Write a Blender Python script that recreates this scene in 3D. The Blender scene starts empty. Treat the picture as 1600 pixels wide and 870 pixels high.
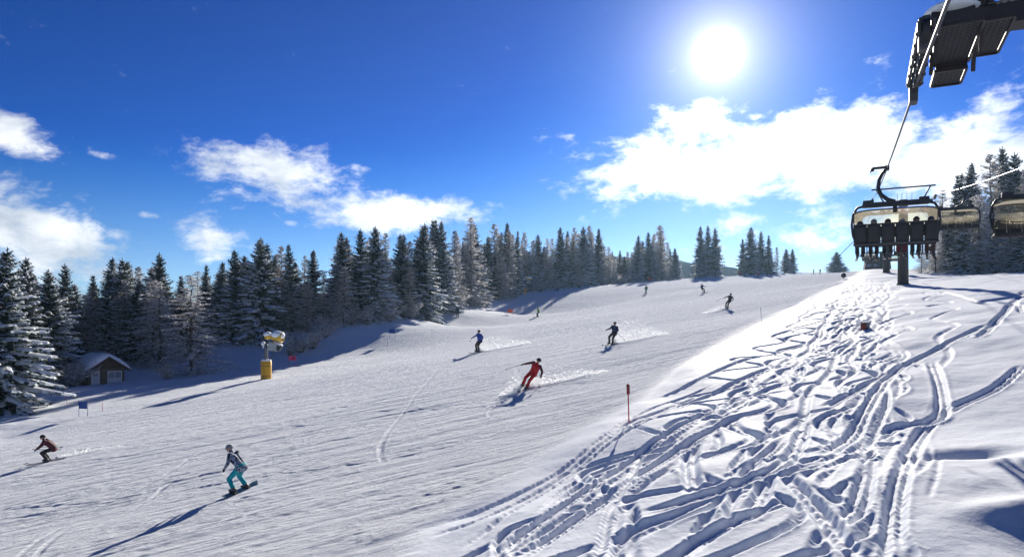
import bpy, bmesh, math, random
import numpy as np
from mathutils import Vector, Matrix, Euler
R = math.radians
rng = random.Random(7)
scene = bpy.context.scene
COL = scene.collection

# ------------------------------------------------------------------ camera
F = 1100.0; HZ = 520.0                      # focal length and horizon of the photograph in its own pixels
cam_d = bpy.data.cameras.new("Camera"); cam = bpy.data.objects.new("Camera", cam_d)
COL.objects.link(cam)
cam.location = (0, 0, 0); cam.rotation_euler = (R(90), 0, 0)
cam_d.sensor_width = 36.0; cam_d.lens = 36.0*F/1600.0
cam_d.shift_y = (HZ-435.0)/1600.0
cam_d.clip_start = 0.2; cam_d.clip_end = 6000
scene.camera = cam

# ------------------------------------------------------------------ sun, sky, exposure
SUN = Vector(((1122-800)/F, 1.0, (HZ-85)/F)).normalized()
SUN_EL = math.asin(SUN.z); SUN_AZ = math.atan2(SUN.x, SUN.y)
sl = bpy.data.lights.new("sun", 'SUN'); sl.energy = 4.9; sl.angle = R(0.5); sl.color = (1.0, 0.93, 0.82)
so = bpy.data.objects.new("sun", sl); COL.objects.link(so)
so.rotation_euler = (-SUN).to_track_quat('-Z', 'Y').to_euler(); so.location = (0, 0, 60)
scene.view_settings.view_transform = 'Standard'; scene.view_settings.look = 'None'
scene.view_settings.gamma = 1.0; scene.view_settings.use_curve_mapping = False
scene.view_settings.exposure = 0.88

class NG:
    """small helper to write node graphs as expressions"""
    def __init__(s, tree): s.t = tree; s.n = tree.nodes; s.l = tree.links
    def put(s, sock, v):
        if v is None: return
        if hasattr(v, 'links') or isinstance(v, bpy.types.NodeSocket): s.l.new(v, sock)
        else: sock.default_value = v
    def node(s, typ, **kw):
        nd = s.n.new(typ)
        for k, v in kw.items(): setattr(nd, k, v)
        return nd
    def m(s, op, a, b=None, c=None, clamp=False):
        nd = s.node('ShaderNodeMath', operation=op, use_clamp=clamp)
        s.put(nd.inputs[0], a); s.put(nd.inputs[1], b)
        if c is not None: s.put(nd.inputs[2], c)
        return nd.outputs[0]
    def v(s, op, a, b=None):
        nd = s.node('ShaderNodeVectorMath', operation=op); s.put(nd.inputs[0], a); s.put(nd.inputs[1], b)
        return nd.outputs['Value'] if op in ('LENGTH', 'DOT_PRODUCT', 'DISTANCE') else nd.outputs[0]
    def noise(s, vec, scale, detail=4, rough=.55, dist=0.0):
        nd = s.node('ShaderNodeTexNoise'); s.put(nd.inputs['Vector'], vec)
        nd.inputs['Scale'].default_value = scale; nd.inputs['Detail'].default_value = detail
        nd.inputs['Roughness'].default_value = rough; nd.inputs['Distortion'].default_value = dist
        return nd.outputs['Fac']
    def comb(s, x, y, z):
        nd = s.node('ShaderNodeCombineXYZ'); s.put(nd.inputs[0], x); s.put(nd.inputs[1], y); s.put(nd.inputs[2], z)
        return nd.outputs[0]
    def sstep(s, x, a, b):
        nd = s.node('ShaderNodeMapRange', interpolation_type='SMOOTHSTEP'); s.put(nd.inputs[0], x)
        nd.inputs[1].default_value = a; nd.inputs[2].default_value = b
        return nd.outputs[0]
    def mix(s, f, a, b):
        nd = s.node('ShaderNodeMix', data_type='RGBA'); s.put(nd.inputs[0], f); s.put(nd.inputs[6], a); s.put(nd.inputs[7], b)
        return nd.outputs[2]
    def bump(s, h, strength, dist):
        nd = s.node('ShaderNodeBump'); s.put(nd.inputs['Height'], h); s.put(nd.inputs['Strength'], strength)
        nd.inputs['Distance'].default_value = dist
        return nd.outputs[0]

def azel(px, py):
    u = (px-800)/F; w = (HZ-py)/F
    return math.atan(u), math.atan(w/math.sqrt(1+u*u))

def build_world():
    w = bpy.data.worlds.new("World"); scene.world = w; w.use_nodes = True
    g = NG(w.node_tree); g.n.clear()
    out = g.node('ShaderNodeOutputWorld')
    sky = g.node('ShaderNodeTexSky', sky_type='NISHITA', sun_disc=False)
    sky.sun_elevation = SUN_EL; sky.sun_rotation = SUN_AZ
    sky.altitude = 1900; sky.air_density = 1.0; sky.dust_density = 0.6; sky.ozone_density = 5.0
    # the clear mountain air of the photograph: a deeper, more saturated blue
    hs = g.node('ShaderNodeHueSaturation'); tcs = g.node('ShaderNodeTexCoord'); sps = g.node('ShaderNodeSeparateXYZ'); g.l.new(g.v('NORMALIZE', tcs.outputs['Generated']), sps.inputs[0])
    upw = g.sstep(sps.outputs[2], .0, .34)                 # paler towards the horizon, deep blue above
    g.put(hs.inputs['Saturation'], g.m('MULTIPLY_ADD', upw, .62, .85)); hs.inputs['Value'].default_value = .52
    g.l.new(sky.outputs[0], hs.inputs['Color'])
    gm = g.node('ShaderNodeGamma'); gm.inputs[1].default_value = 1.55; g.l.new(hs.outputs[0], gm.inputs[0])
    b_sky = g.node('ShaderNodeBackground'); g.l.new(gm.outputs[0], b_sky.inputs[0]); b_sky.inputs[1].default_value = 0.05
    tc = g.node('ShaderNodeTexCoord'); d = g.v('NORMALIZE', tc.outputs['Generated'])
    sp = g.node('ShaderNodeSeparateXYZ'); g.l.new(d, sp.inputs[0])
    az = g.m('ARCTAN2', sp.outputs[0], sp.outputs[1]); el = g.m('ARCSINE', sp.outputs[2])
    pos = g.comb(az, el, 0.0)
    # cloud banks: (px, py, half width px, half height px, tilt, weight)
    banks = [(1110,262,235,66,0,1.2),(1090,205,85,44,0,1.1),(1300,240,210,80,0,1.2),(1500,255,230,95,0,1.15),(1420,335,230,60,0,.95),
             (1250,372,270,42,0,.55),(1150,345,150,30,0,.5),(1560,155,75,34,0,.95),(1180,183,26,9,0,.7),(1300,152,22,8,0,.6),(1385,153,26,12,0,.65),
             (430,272,130,50,-.12,1.15),(610,334,150,32,.02,1.15),(480,318,95,28,-.3,.85),(70,372,150,75,-.2,1.2),(20,205,70,34,-.15,1.05),
             (175,243,42,9,0,.62),(222,336,24,10,0,.8),(335,376,70,30,0,.9),(455,349,18,8,0,.8),(1000,330,110,22,0,.5),(1200,380,220,26,0,.42),(560,262,26,9,0,.6)]
    fld = None
    for px, py, hw, hh, tilt, wt in banks:
        a0, e0 = azel(px, py); a1, _ = azel(px+hw, py); _, e1 = azel(px, py-hh)
        q = g.v('SUBTRACT', pos, (a0, e0, 0))
        if tilt:
            r = g.node('ShaderNodeVectorRotate', rotation_type='Z_AXIS'); g.l.new(q, r.inputs[0]); r.inputs['Angle'].default_value = -tilt
            q = r.outputs[0]
        q = g.v('MULTIPLY', q, (1/abs(a1-a0), 1/abs(e1-e0), 0))
        L = g.v('DOT_PRODUCT', q, q)
        e = g.m('MULTIPLY', g.m('POWER', math.e, g.m('MULTIPLY', L, -0.9)), wt)
        fld = e if fld is None else g.m('MAXIMUM', fld, e)
    # the same kind of scattered fair-weather cloud all round, outside the camera's view
    nb = g.noise(g.v('MULTIPLY', pos, (1.0, 2.4, 1)), 2.6, 2, .5)
    away = g.sstep(g.m('ABSOLUTE', az), .74, 1.0)
    low = g.sstep(el, .75, .25)
    fld = g.m('MAXIMUM', fld, g.m('MULTIPLY', g.m('MULTIPLY', g.sstep(nb, .46, .72), away), low))
    wv = g.noise(pos, 7.0, 3, .5)
    np_ = g.v('ADD', g.v('MULTIPLY', pos, (1, 1.75, 1)), g.comb(g.m('MULTIPLY', wv, .05), g.m('MULTIPLY', wv, .08), 0.0))
    n1 = g.noise(np_, 11.0, 14, .66)
    n2 = g.noise(np_, 34.0, 8, .6)
    dens = g.m('ADD', g.m('ADD', fld, g.m('MULTIPLY', g.m('SUBTRACT', n1, .5), 2.7)), g.m('MULTIPLY', g.m('SUBTRACT', n2, .5), .8))
    den = g.sstep(dens, .38, 1.12)
    up = g.sstep(sp.outputs[2], -.02, .03)
    den = g.m('MULTIPLY', g.m('MULTIPLY', den, .96), up)
    # light in the clouds: thick parts a little greyer, all brighter the nearer the sun
    ca = g.v('DOT_PRODUCT', d, tuple(SUN)); ang = g.m('ARCCOSINE', g.m('MINIMUM', ca, .999999))
    near = g.m('POWER', math.e, g.m('MULTIPLY', ang, -1/R(13)))
    n3 = g.noise(np_, 8.0, 6, .55)
    body = g.m('MULTIPLY_ADD', g.sstep(n3, .32, .62), .22, .44)
    cl = g.mix(g.sstep(n3, .3, .7), (.62, .70, .82, 1), (.97, .97, .96, 1))
    away_sun = g.m('MULTIPLY', g.sstep(ang, 1.0, 2.2), .12)      # clouds opposite the sun are lit from the front
    body = g.m('ADD', body, away_sun)
    b_cl = g.node('ShaderNodeBackground'); g.put(b_cl.inputs[0], cl)
    g.put(b_cl.inputs[1], g.m('ADD', body, g.m('MULTIPLY', near, 1.0)))
    mx = g.node('ShaderNodeMixShader'); g.l.new(den, mx.inputs[0]); g.l.new(b_sky.outputs[0], mx.inputs[1]); g.l.new(b_cl.outputs[0], mx.inputs[2])
    # the sun itself with the bright ring of sky round it
    core = g.m('MULTIPLY', g.m('POWER', math.e, g.m('MULTIPLY', g.m('POWER', g.m('DIVIDE', ang, R(.85)), 2.0), -1.0)), 8.0)
    ring = g.m('ADD', g.m('MULTIPLY', g.m('POWER', math.e, g.m('MULTIPLY', ang, -1/R(2.2))), .95), g.m('MULTIPLY', g.m('POWER', math.e, g.m('MULTIPLY', ang, -1/R(9.0))), .06))
    b_sun = g.node('ShaderNodeBackground'); b_sun.inputs[0].default_value = (1, .97, .92, 1); g.put(b_sun.inputs[1], g.m('ADD', core, ring))
    ad = g.node('ShaderNodeAddShader'); g.l.new(mx.outputs[0], ad.inputs[0]); g.l.new(b_sun.outputs[0], ad.inputs[1])
    g.l.new(ad.outputs[0], out.inputs[0])
build_world()

# ------------------------------------------------------------------ helpers
def tag(o, label=None, cat=None, group=None, kind=None):
    if label: o['label'] = label
    if cat: o['category'] = cat
    if group: o['group'] = group
    if kind: o['kind'] = kind
    return o
def empty(name, loc=(0, 0, 0), rot=(0, 0, 0)):
    o = bpy.data.objects.new(name, None); COL.objects.link(o); o.location = loc; o.rotation_euler = rot
    o.empty_display_size = .3
    return o
def frame(up=None, fwd=None):
    """rotation whose Y runs along fwd and whose Z is as near up as can be"""
    y = Vector(fwd).normalized(); z = Vector(up or (0, 0, 1)); x = y.cross(z).normalized(); z = x.cross(y)
    return Matrix((x, y, z)).transposed()
class MB:
    def __init__(s): s.v = []; s.f = []; s.m = []
    def add(s, vs, fs, m=0):
        b = len(s.v); s.v += [tuple(p) for p in vs]
        for f in fs: s.f.append(tuple(i+b for i in f)); s.m.append(m)
        return s
    def box(s, c, d, rot=None, m=0, bevel=0):
        c = Vector(c); hx, hy, hz = d[0]/2, d[1]/2, d[2]/2
        vs = []
        for z in (-hz, hz):
            for x, y in ((-hx, -hy), (hx, -hy), (hx, hy), (-hx, hy)):
                p = Vector((x, y, z)); vs.append(c+(rot @ p if rot is not None else p))
        return s.add(vs, [(3, 2, 1, 0), (4, 5, 6, 7), (0, 1, 5, 4), (1, 2, 6, 5), (2, 3, 7, 6), (3, 0, 4, 7)], m)
    def tube(s, pts, r, n=8, m=0, cap=True):
        pts = [Vector(p) for p in pts]; k = len(pts)
        rs = r if isinstance(r, (list, tuple)) else [r]*k
        vs = []; ref = None
        for i, p in enumerate(pts):
            t = (pts[min(i+1, k-1)]-pts[max(i-1, 0)]).normalized()
            if ref is None: ref = t.orthogonal().normalized()
            a = (ref-t*ref.dot(t)).normalized(); ref = a; b = t.cross(a)
            for j in range(n):
                an = 2*math.pi*j/n; vs.append(p+(a*math.cos(an)+b*math.sin(an))*rs[i])
        fs = [(i*n+j, i*n+(j+1) % n, (i+1)*n+(j+1) % n, (i+1)*n+j) for i in range(k-1) for j in range(n)]
        if cap: fs += [tuple(range(n-1, -1, -1)), tuple((k-1)*n+j for j in range(n))]
        return s.add(vs, fs, m)
    def ell(s, c, r, n=12, k=8, rot=None, m=0):
        c = Vector(c); r = r if hasattr(r, '__len__') else (r, r, r)
        vs = [c+((rot @ Vector((0, 0, -r[2]))) if rot is not None else Vector((0, 0, -r[2])))]
        for i in range(1, k):
            ph = -math.pi/2+math.pi*i/k
            for j in range(n):
                th = 2*math.pi*j/n
                p = Vector((r[0]*math.cos(ph)*math.cos(th), r[1]*math.cos(ph)*math.sin(th), r[2]*math.sin(ph)))
                vs.append(c+(rot @ p if rot is not None else p))
        p = Vector((0, 0, r[2])); vs.append(c+(rot @ p if rot is not None else p)); top = len(vs)-1
        fs = [(0, 1+(j+1) % n, 1+j) for j in range(n)]
        for i in range(k-2):
            for j in range(n): fs.append((1+i*n+j, 1+i*n+(j+1) % n, 1+(i+1)*n+(j+1) % n, 1+(i+1)*n+j))
        fs += [(top, 1+(k-2)*n+j, 1+(k-2)*n+(j+1) % n) for j in range(n)]
        return s.add(vs, fs, m)
    def prism(s, poly, axis_vec, m=0):
        n = len(poly); a = Vector(axis_vec); vs = [Vector(p) for p in poly]+[Vector(p)+a for p in poly]
        return s.add(vs, [tuple(range(n-1, -1, -1)), tuple(range(n, 2*n))]+[(i, (i+1) % n, n+(i+1) % n, n+i) for i in range(n)], m)
    def mesh(s, name, mats, smooth=False):
        me = bpy.data.meshes.new(name); me.from_pydata(s.v, [], s.f)
        for mt in mats: me.materials.append(mt)
        if len(mats) > 1: me.polygons.foreach_set('material_index', s.m)
        if smooth: me.polygons.foreach_set('use_smooth', [True]*len(me.polygons))
        me.update(); return me
    def build(s, name, mat, parent=None, smooth=False, bevel=0):
        mats = mat if isinstance(mat, (list, tuple)) else [mat]
        me = s.mesh(name, mats, smooth)
        if bevel:
            bm = bmesh.new(); bm.from_mesh(me)
            bmesh.ops.bevel(bm, geom=[e for e in bm.edges if e.is_manifold and e.calc_face_angle(0) > .5], offset=bevel, segments=2, affect='EDGES', profile=.6)
            bm.to_mesh(me); bm.free()
        o = bpy.data.objects.new(name, me); COL.objects.link(o); o.parent = parent
        return o
def copy_tree(o, parent=None):
    c = o.copy(); COL.objects.link(c); c.parent = parent
    for ch in o.children: copy_tree(ch, c)
    return c

MATS = {}
def mat(name, col, rough=.6, var=.15, scale=6.0, metal=0.0, bump=0.0, spec=.4, objvar=0.0):
    if name in MATS: return MATS[name]
    m = bpy.data.materials.new(name); m.use_nodes = True; g = NG(m.node_tree); g.n.clear()
    out = g.node('ShaderNodeOutputMaterial'); p = g.node('ShaderNodeBsdfPrincipled')
    tc = g.node('ShaderNodeTexCoord').outputs['Object']
    n = g.noise(tc, scale, 5, .6)
    f = g.m('MULTIPLY_ADD', g.m('SUBTRACT', n, .5), var*4, 1.0)
    if objvar:
        oi = g.node('ShaderNodeObjectInfo'); f = g.m('MULTIPLY', f, g.m('MULTIPLY_ADD', oi.outputs['Random'], objvar, 1-objvar/2))
    c = g.v('SCALE', (col[0], col[1], col[2]), None); g.put(c.node.inputs['Scale'], f)
    g.l.new(c, p.inputs['Base Color']); p.inputs['Roughness'].default_value = rough
    p.inputs['Metallic'].default_value = metal; p.inputs['Specular IOR Level'].default_value = spec
    if bump: g.l.new(g.bump(g.noise(tc, scale*3, 4, .6), bump, .02), p.inputs['Normal'])
    g.l.new(p.outputs[0], out.inputs[0]); MATS[name] = m
    return m

# ------------------------------------------------------------------ the shape of the mountain
def pxw(px, py, d): return ((px-800)/F*d, d, (HZ-py)/F*d)
def plane(x, y): return -5+.14*x+.06*y
_an = [(-10,15),(0,12),(-20,35),(0,40),(-10,60),(10,60),(-32,44),(-24.8,69),(-18.5,90),(-11,116),(-1,150),(5,90),(28,90),(-5,112),(8,14),(14,28),(20,40),(-45,22),(-80,0),(0,-20),(40,0),(-40,-20),(60,20),(24,130),(-13,90)]
_pp = [(1000,441,270),(1090,434,280),(1200,429,290),(1265,428,300),(1330,431,210),(1400,421,120),(1411,449,72),(1480,426,115),(1600,430,100),(1550,424,140),
       (520,507,97),(580,503,102),(640,493,110),(700,482,129),(760,470,152),(820,457,181),(960,443,235),(450,530,92),(340,545,87),(250,588,73),(150,594,70),(60,612,61),(0,650,52)]
_wz = [(0,420,14),(100,420,24),(180,420,27),(0,600,4),(150,600,10),(300,500,10),(200,250,24),(140,160,17),(-60,150,7),(-100,110,0),(-30,220,11),(-120,60,-9),
       (-200,200,-8),(-200,500,-10),(400,300,10),(-150,-100,-26),(150,-100,2),(150,40,6),(300,100,14),(12,15,-3.05),(15,18,-2.6)]
_P = []; _R = []
for x, y in _an: _P.append((x, y)); _R.append(0.)
for a in _pp: x, y, z = pxw(*a); _P.append((x, y)); _R.append(z-plane(x, y))
for x, y, z in _wz: _P.append((x, y)); _R.append(z-plane(x, y))
_P = np.array(_P, float)/100; _R = np.array(_R)
def _U(r2): return .5*r2*np.log(np.maximum(r2, 1e-12))
_n = len(_P); _A = np.zeros((_n+3, _n+3))
_A[:_n, :_n] = _U(((_P[:, None]-_P[None])**2).sum(-1))+np.eye(_n)*.004
_A[:_n, _n] = 1; _A[:_n, _n+1:] = _P; _A[_n, :_n] = 1; _A[_n+1:, :_n] = _P.T
_W = np.linalg.solve(_A, np.r_[_R, 0, 0, 0])
def base(x, y):
    x = np.asarray(x, float); y = np.asarray(y, float)
    z = plane(x, y)+_W[_n]+_W[_n+1]*x/100+_W[_n+2]*y/100
    for i in range(_n): z = z+_W[i]*_U((x/100-_P[i, 0])**2+(y/100-_P[i, 1])**2)
    return z
def hit(px, py, fn=None):
    """where the sight line of a photo pixel meets the snow"""
    fn = fn or base
    y = np.concatenate([np.arange(6, 60, .05), np.arange(60, 420, .25)])
    x = (px-800)/F*y; z = (HZ-py)/F*y; s = fn(x, y)-z
    i = int(np.argmax(s > 0))
    if not (s > 0).any(): i = int(np.argmax(s))
    return float(x[i]), float(y[i])

# hashed value noise, smooth, any number of octaves
def _h(ix, iy, seed):
    h = (ix.astype(np.int64)*374761393+iy.astype(np.int64)*668265263+seed*1442695041) & 0xffffffff
    h = ((h ^ (h >> 13))*1274126177) & 0xffffffff
    return ((h ^ (h >> 16)) & 0xffff).astype(np.float32)/65535.0
def vnoise(x, y, seed=0):
    ix = np.floor(x); iy = np.floor(y); fx = (x-ix).astype(np.float32); fy = (y-iy).astype(np.float32)
    fx = fx*fx*fx*(fx*(fx*6-15)+10); fy = fy*fy*fy*(fy*(fy*6-15)+10)
    a = _h(ix, iy, seed); b = _h(ix+1, iy, seed); c = _h(ix, iy+1, seed); d = _h(ix+1, iy+1, seed)
    return (a+(b-a)*fx+(c-a)*fy+(a-b-c+d)*fx*fy)-.5
def fbm(x, y, octs=4, gain=.5, seed=0):
    t = 0; a = 1.0
    for o in range(octs):
        t = t+a*vnoise(x*(2**o)+17.3*o, y*(2**o)+5.1*o, seed+o); a *= gain
    return t
def sst(x, a, b):
    t = np.clip((x-a)/(b-a), 0, 1); return t*t*(3-2*t)

# edge between groomed piste and the loose snow bank on the right
_edge = np.array([hit(px, py) for px, py in [(648,870),(671,825),(778,770),(849,717),(914,674),(1000,627),(1076,567),(1167,516),(1243,480),(1329,432)]])
_edge = np.vstack([[_edge[0]-(_edge[3]-_edge[0])*2.2], _edge, [_edge[-1]+(_edge[-1]-_edge[-3])*2]])
def edge_d(x, y):
    xb = np.interp(y, _edge[:, 1], _edge[:, 0]); s = np.interp(y, _edge[1:, 1], np.diff(_edge[:, 0])/np.diff(_edge[:, 1]))
    return (x-xb)/np.sqrt(1+s*s)
# edge of the forest on the left: px -> distance
_TL0 = [(-300,62),(-100,68),(0,75),(60,84),(150,90),(250,90),(340,107),(520,119),(600,131),(700,151),(820,181),(960,236),(1040,275),(1090,300)]
_TL = [(-300,40),(-100,46),(0,52),(60,61),(150,77),(250,73),(340,87),(450,92),(520,97),(580,102),(640,110),(700,129),(760,152),(820,181),(960,236),(1040,275),(1090,300)]
def tl_scale(px): return float(np.interp(px, [a for a, b in _TL], [b for a, b in _TL])/np.interp(px, [a for a, b in _TL0], [b for a, b in _TL0]))
def tl_dist(px): return float(np.interp(px, [a for a, b in _TL], [b for a, b in _TL]))
_TLw = np.array([((px-800)/F*d, d) for px, d in _TL])
def forest_d(x, y): return np.interp(y, _TLw[:, 1], _TLw[:, 0])-x      # >0 inside the forest

# height map of ski tracks (4 cm cells), stamped one track after the other
X0, X1, Y0, Y1, CELL = -50., 60., 5., 105., .04
NX = int((X1-X0)/CELL); NY = int((Y1-Y0)/CELL)
TRK = np.zeros((NY, NX), np.float32)
def smooth_path(pts, step=.04):
    pts = np.array(pts, float); k = len(pts); t = np.arange(k)
    m = np.gradient(pts, axis=0); out = []
    for i in range(k-1):
        L = np.linalg.norm(pts[i+1]-pts[i]); u = np.linspace(0, 1, max(int(L/step), 2), endpoint=False)[:, None]
        out.append((2*u**3-3*u**2+1)*pts[i]+(u**3-2*u**2+u)*m[i]+(-2*u**3+3*u**2)*pts[i+1]+(u**3-u**2)*m[i+1])
    p = np.vstack(out); s = np.r_[0, np.cumsum(np.linalg.norm(np.diff(p, axis=0), axis=1))]
    q = np.arange(0, s[-1], step)
    return np.c_[np.interp(q, s, p[:, 0]), np.interp(q, s, p[:, 1])]
_ts = [0]
def stamp(p, half=.25, depth=.18, ridge=.07, chop=.05, twin=True, fade=2.0, turn=1.0):
    _ts[0] += 1; sd = _ts[0]*13
    n = len(p)
    if n < 20: return
    t = np.gradient(p, axis=0); t /= np.linalg.norm(t, axis=1)[:, None]+1e-9
    nm = np.c_[-t[:, 1], t[:, 0]]
    ang = np.unwrap(np.arctan2(t[:, 1], t[:, 0])); k = np.gradient(ang)/.04
    ker = np.ones(25)/25; k = np.convolve(k, ker, 'same'); k = np.clip(k*2.2*turn, -1, 1)
    s = np.arange(n)*.04
    f = np.clip(s/fade, 0, 1)*np.clip((s[-1]-s)/fade, 0, 1)
    jit = 1+.2*fbm(s/2.4, s*0+sd, 3, .5, sd)
    L = half*2.1; l = np.arange(-L, L+.001, .03)
    S, LL = np.meshgrid(np.arange(n), l, indexing='ij')
    h = (half*(1+.25*np.abs(k))*jit)[:, None]; a = np.abs(LL)/h
    x = (p[:, 0][:, None]+nm[:, 0][:, None]*LL); y = (p[:, 1][:, None]+nm[:, 1][:, None]*LL)
    groove = -depth*(1-sst(a, .62, 1.02))
    groove = groove*.82
    if twin and half > .15: groove = groove*(1-.8*np.exp(-(LL/(.20*h))**2))
    # banked turns: deep cut on the outer side, snow thrown beyond it
    side = np.sign(LL)*k[:, None]
    groove = groove*(1-.45*side)
    rd = ridge*np.exp(-((a-1.28)/.26)**2)*np.clip(.45-.9*side, 0, 1.5)
    ch = fbm(x/.12, y/.12, 3, .6, sd)*chop*.5*(1-sst(a, 1.2, 1.9))
    ch += np.maximum(fbm(x/.13, y/.13, 2, .5, sd+5), 0)*chop*1.3*np.exp(-((a-1.2)/.6)**2)
    w = (1-sst(a, 1.25, 2.0))
    val = (groove+rd+ch)
    ix = ((x-X0)/CELL).astype(int); iy = ((y-Y0)/CELL).astype(int)
    ok = (ix > 0) & (ix < NX-1) & (iy > 0) & (iy < NY-1)
    ix = ix[ok]; iy = iy[ok]; w = (w*f[:, None])[ok]; val = val[ok]
    old = TRK[iy, ix]
    TRK[iy, ix] = old*(1-w)+(val+old*.25)*w
def bank_lift(x, y):
    ed = edge_d(x, y); nearf = np.clip(1-(y-90)/120, 0, 1)
    return .26*sst(ed, -1.4, 3.0)*nearf+.05*np.exp(-((ed-2.4)/1.6)**2)*nearf
def lifted(x, y): return base(x, y)+bank_lift(x, y)
def pix_path(pp): return [hit(a, b, lifted) for a, b in pp]

_r = np.random.RandomState(11)
def wiggle(p0, p1, amp, wl, ph=None):
    p0 = np.array(p0, float); p1 = np.array(p1, float); d = p1-p0; L = np.linalg.norm(d); d /= L; nn = np.array([-d[1], d[0]])
    s = np.arange(0, L, .3); ph = _r.uniform(0, 6.28) if ph is None else ph
    w = wl*(1+.18*np.sin(s/L*5+ph)); am = amp*(.6+.5*np.sin(s/L*4+ph*2)**2)
    phs = ph+np.cumsum(.3*2*np.pi/w)
    lat = am*np.sin(phs)+1.2*np.sin(s/L*3.1+ph*3)
    return p0+d*s[:, None]+nn*lat[:, None]
def make_tracks():
    # piste: long shallow carved traces and scrapes along the fall line
    for i in range(190):
        y0 = _r.uniform(12, 100); x0 = _r.uniform(-46, 40)
        a = math.atan2(-.39, -.92)+_r.normal(0, .28); L = _r.uniform(6, 30)
        p0 = np.array([x0, y0]); p1 = p0+L*np.array([math.cos(a), math.sin(a)])
        if edge_d(p0[0], p0[1]) > -1 or edge_d(p1[0], p1[1]) > -1: continue
        p = smooth_path(wiggle(p0, p1, _r.uniform(0, 1.6), _r.uniform(11, 20)))
        stamp(p, _r.choice([.05, .06, .08, .10]), _r.uniform(.018, .045), _r.uniform(.012, .03), .010, False, 2.5)
    for pp in [[(20,870),(60,835),(95,815),(120,805)],[(50,870),(75,840),(112,812)],[(180,800),(235,770),(262,750),(300,738)],[(600,720),(594,700),(600,680),(630,640),(690,570)],
               [(770,650),(765,640),(780,625),(795,628)],[(610,820),(560,850),(520,870)],[(400,755),(470,735),(600,705),(740,680),(840,660)],[(860,590),(960,577),(1060,560)],[(845,600),(950,590),(1075,555)]]:
        stamp(smooth_path(pix_path(pp)), .10, .025, .02, .025, False, .8)
    # bank: weaving runs in loose snow from below the lift tower down to the lower edge
    starts = [(1345,436),(1360,440),(1335,445),(1380,446),(1320,452),(1400,455),(1430,452),(1300,462)]
    for i in range(20):
        s = starts[i % len(starts)]; p0 = np.array(hit(*s))+_r.normal(0, 1.6, 2)
        u = _r.uniform(0, 1); e = np.array(hit(700+u*720, 868))
        e = e+(e-p0)/np.linalg.norm(e-p0)*3
        # keep off the left rim: bend the run to the right half way
        mid = (p0+e)/2+np.array([_r.uniform(0, 2.5), 0])
        base_p = smooth_path([p0, mid, e], .3)
        d = np.gradient(base_p, axis=0); d /= np.linalg.norm(d, axis=1)[:, None]; nn = np.c_[-d[:, 1], d[:, 0]]
        sl_ = np.arange(len(base_p))*.3; wl = _r.uniform(4.2, 8.5); am = _r.uniform(.35, 1.1)
        lat = am*np.sin(2*np.pi*sl_/wl+_r.uniform(0, 6.28)+.8*np.sin(sl_/11+i))*(.55+.45*np.sin(sl_/9+i*2))
        q = base_p+nn*lat[:, None]
        q = q[edge_d(q[:, 0], q[:, 1]) > .5]
        if len(q) < 12: continue
        stamp(smooth_path(q), _r.choice([.11, .14, .17, .21]), _r.uniform(.07, .16), _r.uniform(.02, .04), _r.uniform(.004, .016), True, 1.5)
    for i in range(9):   # short connecting turns and traverses
        p0 = np.array(hit(_r.uniform(1050, 1420), _r.uniform(470, 700))); a = math.atan2(-.5, -.86)+_r.normal(0, .35); L = _r.uniform(5, 14)
        q = wiggle(p0, p0+L*np.array([math.cos(a), math.sin(a)]), .5, 7)
        q = q[edge_d(q[:, 0], q[:, 1]) > .7]
        if len(q) > 12: stamp(smooth_path(q), _r.uniform(.11, .15), _r.uniform(.06, .11), .03, .015, False, 1.2)
    # tracks that can be followed in the photograph
    main = [[(1600,572),(1556,607),(1480,642),(1440,673),(1415,733),(1400,784),(1392,869)],
            [(1590,468),(1560,500),(1505,525),(1450,548),(1400,575),(1340,612),(1290,640)],
            [(1600,455),(1540,520),(1500,527)],[(1470,455),(1530,470),(1585,475),(1598,490)],
            [(1455,560),(1470,610),(1465,650),(1400,665),(1350,690),(1305,695)],
            [(1380,600),(1378,640),(1350,690),(1347,720),(1362,700)],
            [(1230,690),(1170,740),(1150,800),(1180,790),(1210,720)],
            [(1120,665),(1085,690),(1078,720),(1085,770)],
            [(1260,660),(1235,720),(1180,745),(1090,770),(1000,795)],
            [(1160,650),(1060,700),(960,760),(870,820),(800,869)],
            [(1120,640),(1020,690),(930,745),(830,810),(760,869)],
            [(1210,570),(1120,610),(1010,650),(930,690)],[(1190,550),(1100,590),(1030,620)],
            [(1360,730),(1340,790),(1300,830),(1270,869)],[(1220,740),(1280,800),(1330,869)],
            [(1250,780),(1180,800),(1100,830),(1050,869)],[(1420,560),(1380,600),(1330,680),(1290,720)]]
    for pp in main: stamp(smooth_path(pix_path(pp)), .19, .18, .045, .018, True, 1.0)
    for pp in [[(1115,600),(1010,640),(900,710),(800,765),(690,815)],[(1100,610),(1000,655),(890,725),(780,785),(670,838)],[(1090,625),(980,675),(850,755),(720,850)],
               [(1003,700),(985,735),(955,785),(935,869)],[(990,810),(965,840),(945,868)]]:
        stamp(smooth_path(pix_path(pp)), .09, .10, .03, .01, False, 1.0)
    stamp(smooth_path(pix_path([(1468,718),(1463,750),(1450,785)])), .05, .05, .02, .02, False, .3)
make_tracks()
for _k in range(1):                         # snow slumps: soften the cut walls a little
    for ax in (0, 1): TRK = .25*np.roll(TRK, 1, ax)+.5*TRK+.25*np.roll(TRK, -1, ax)

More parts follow.
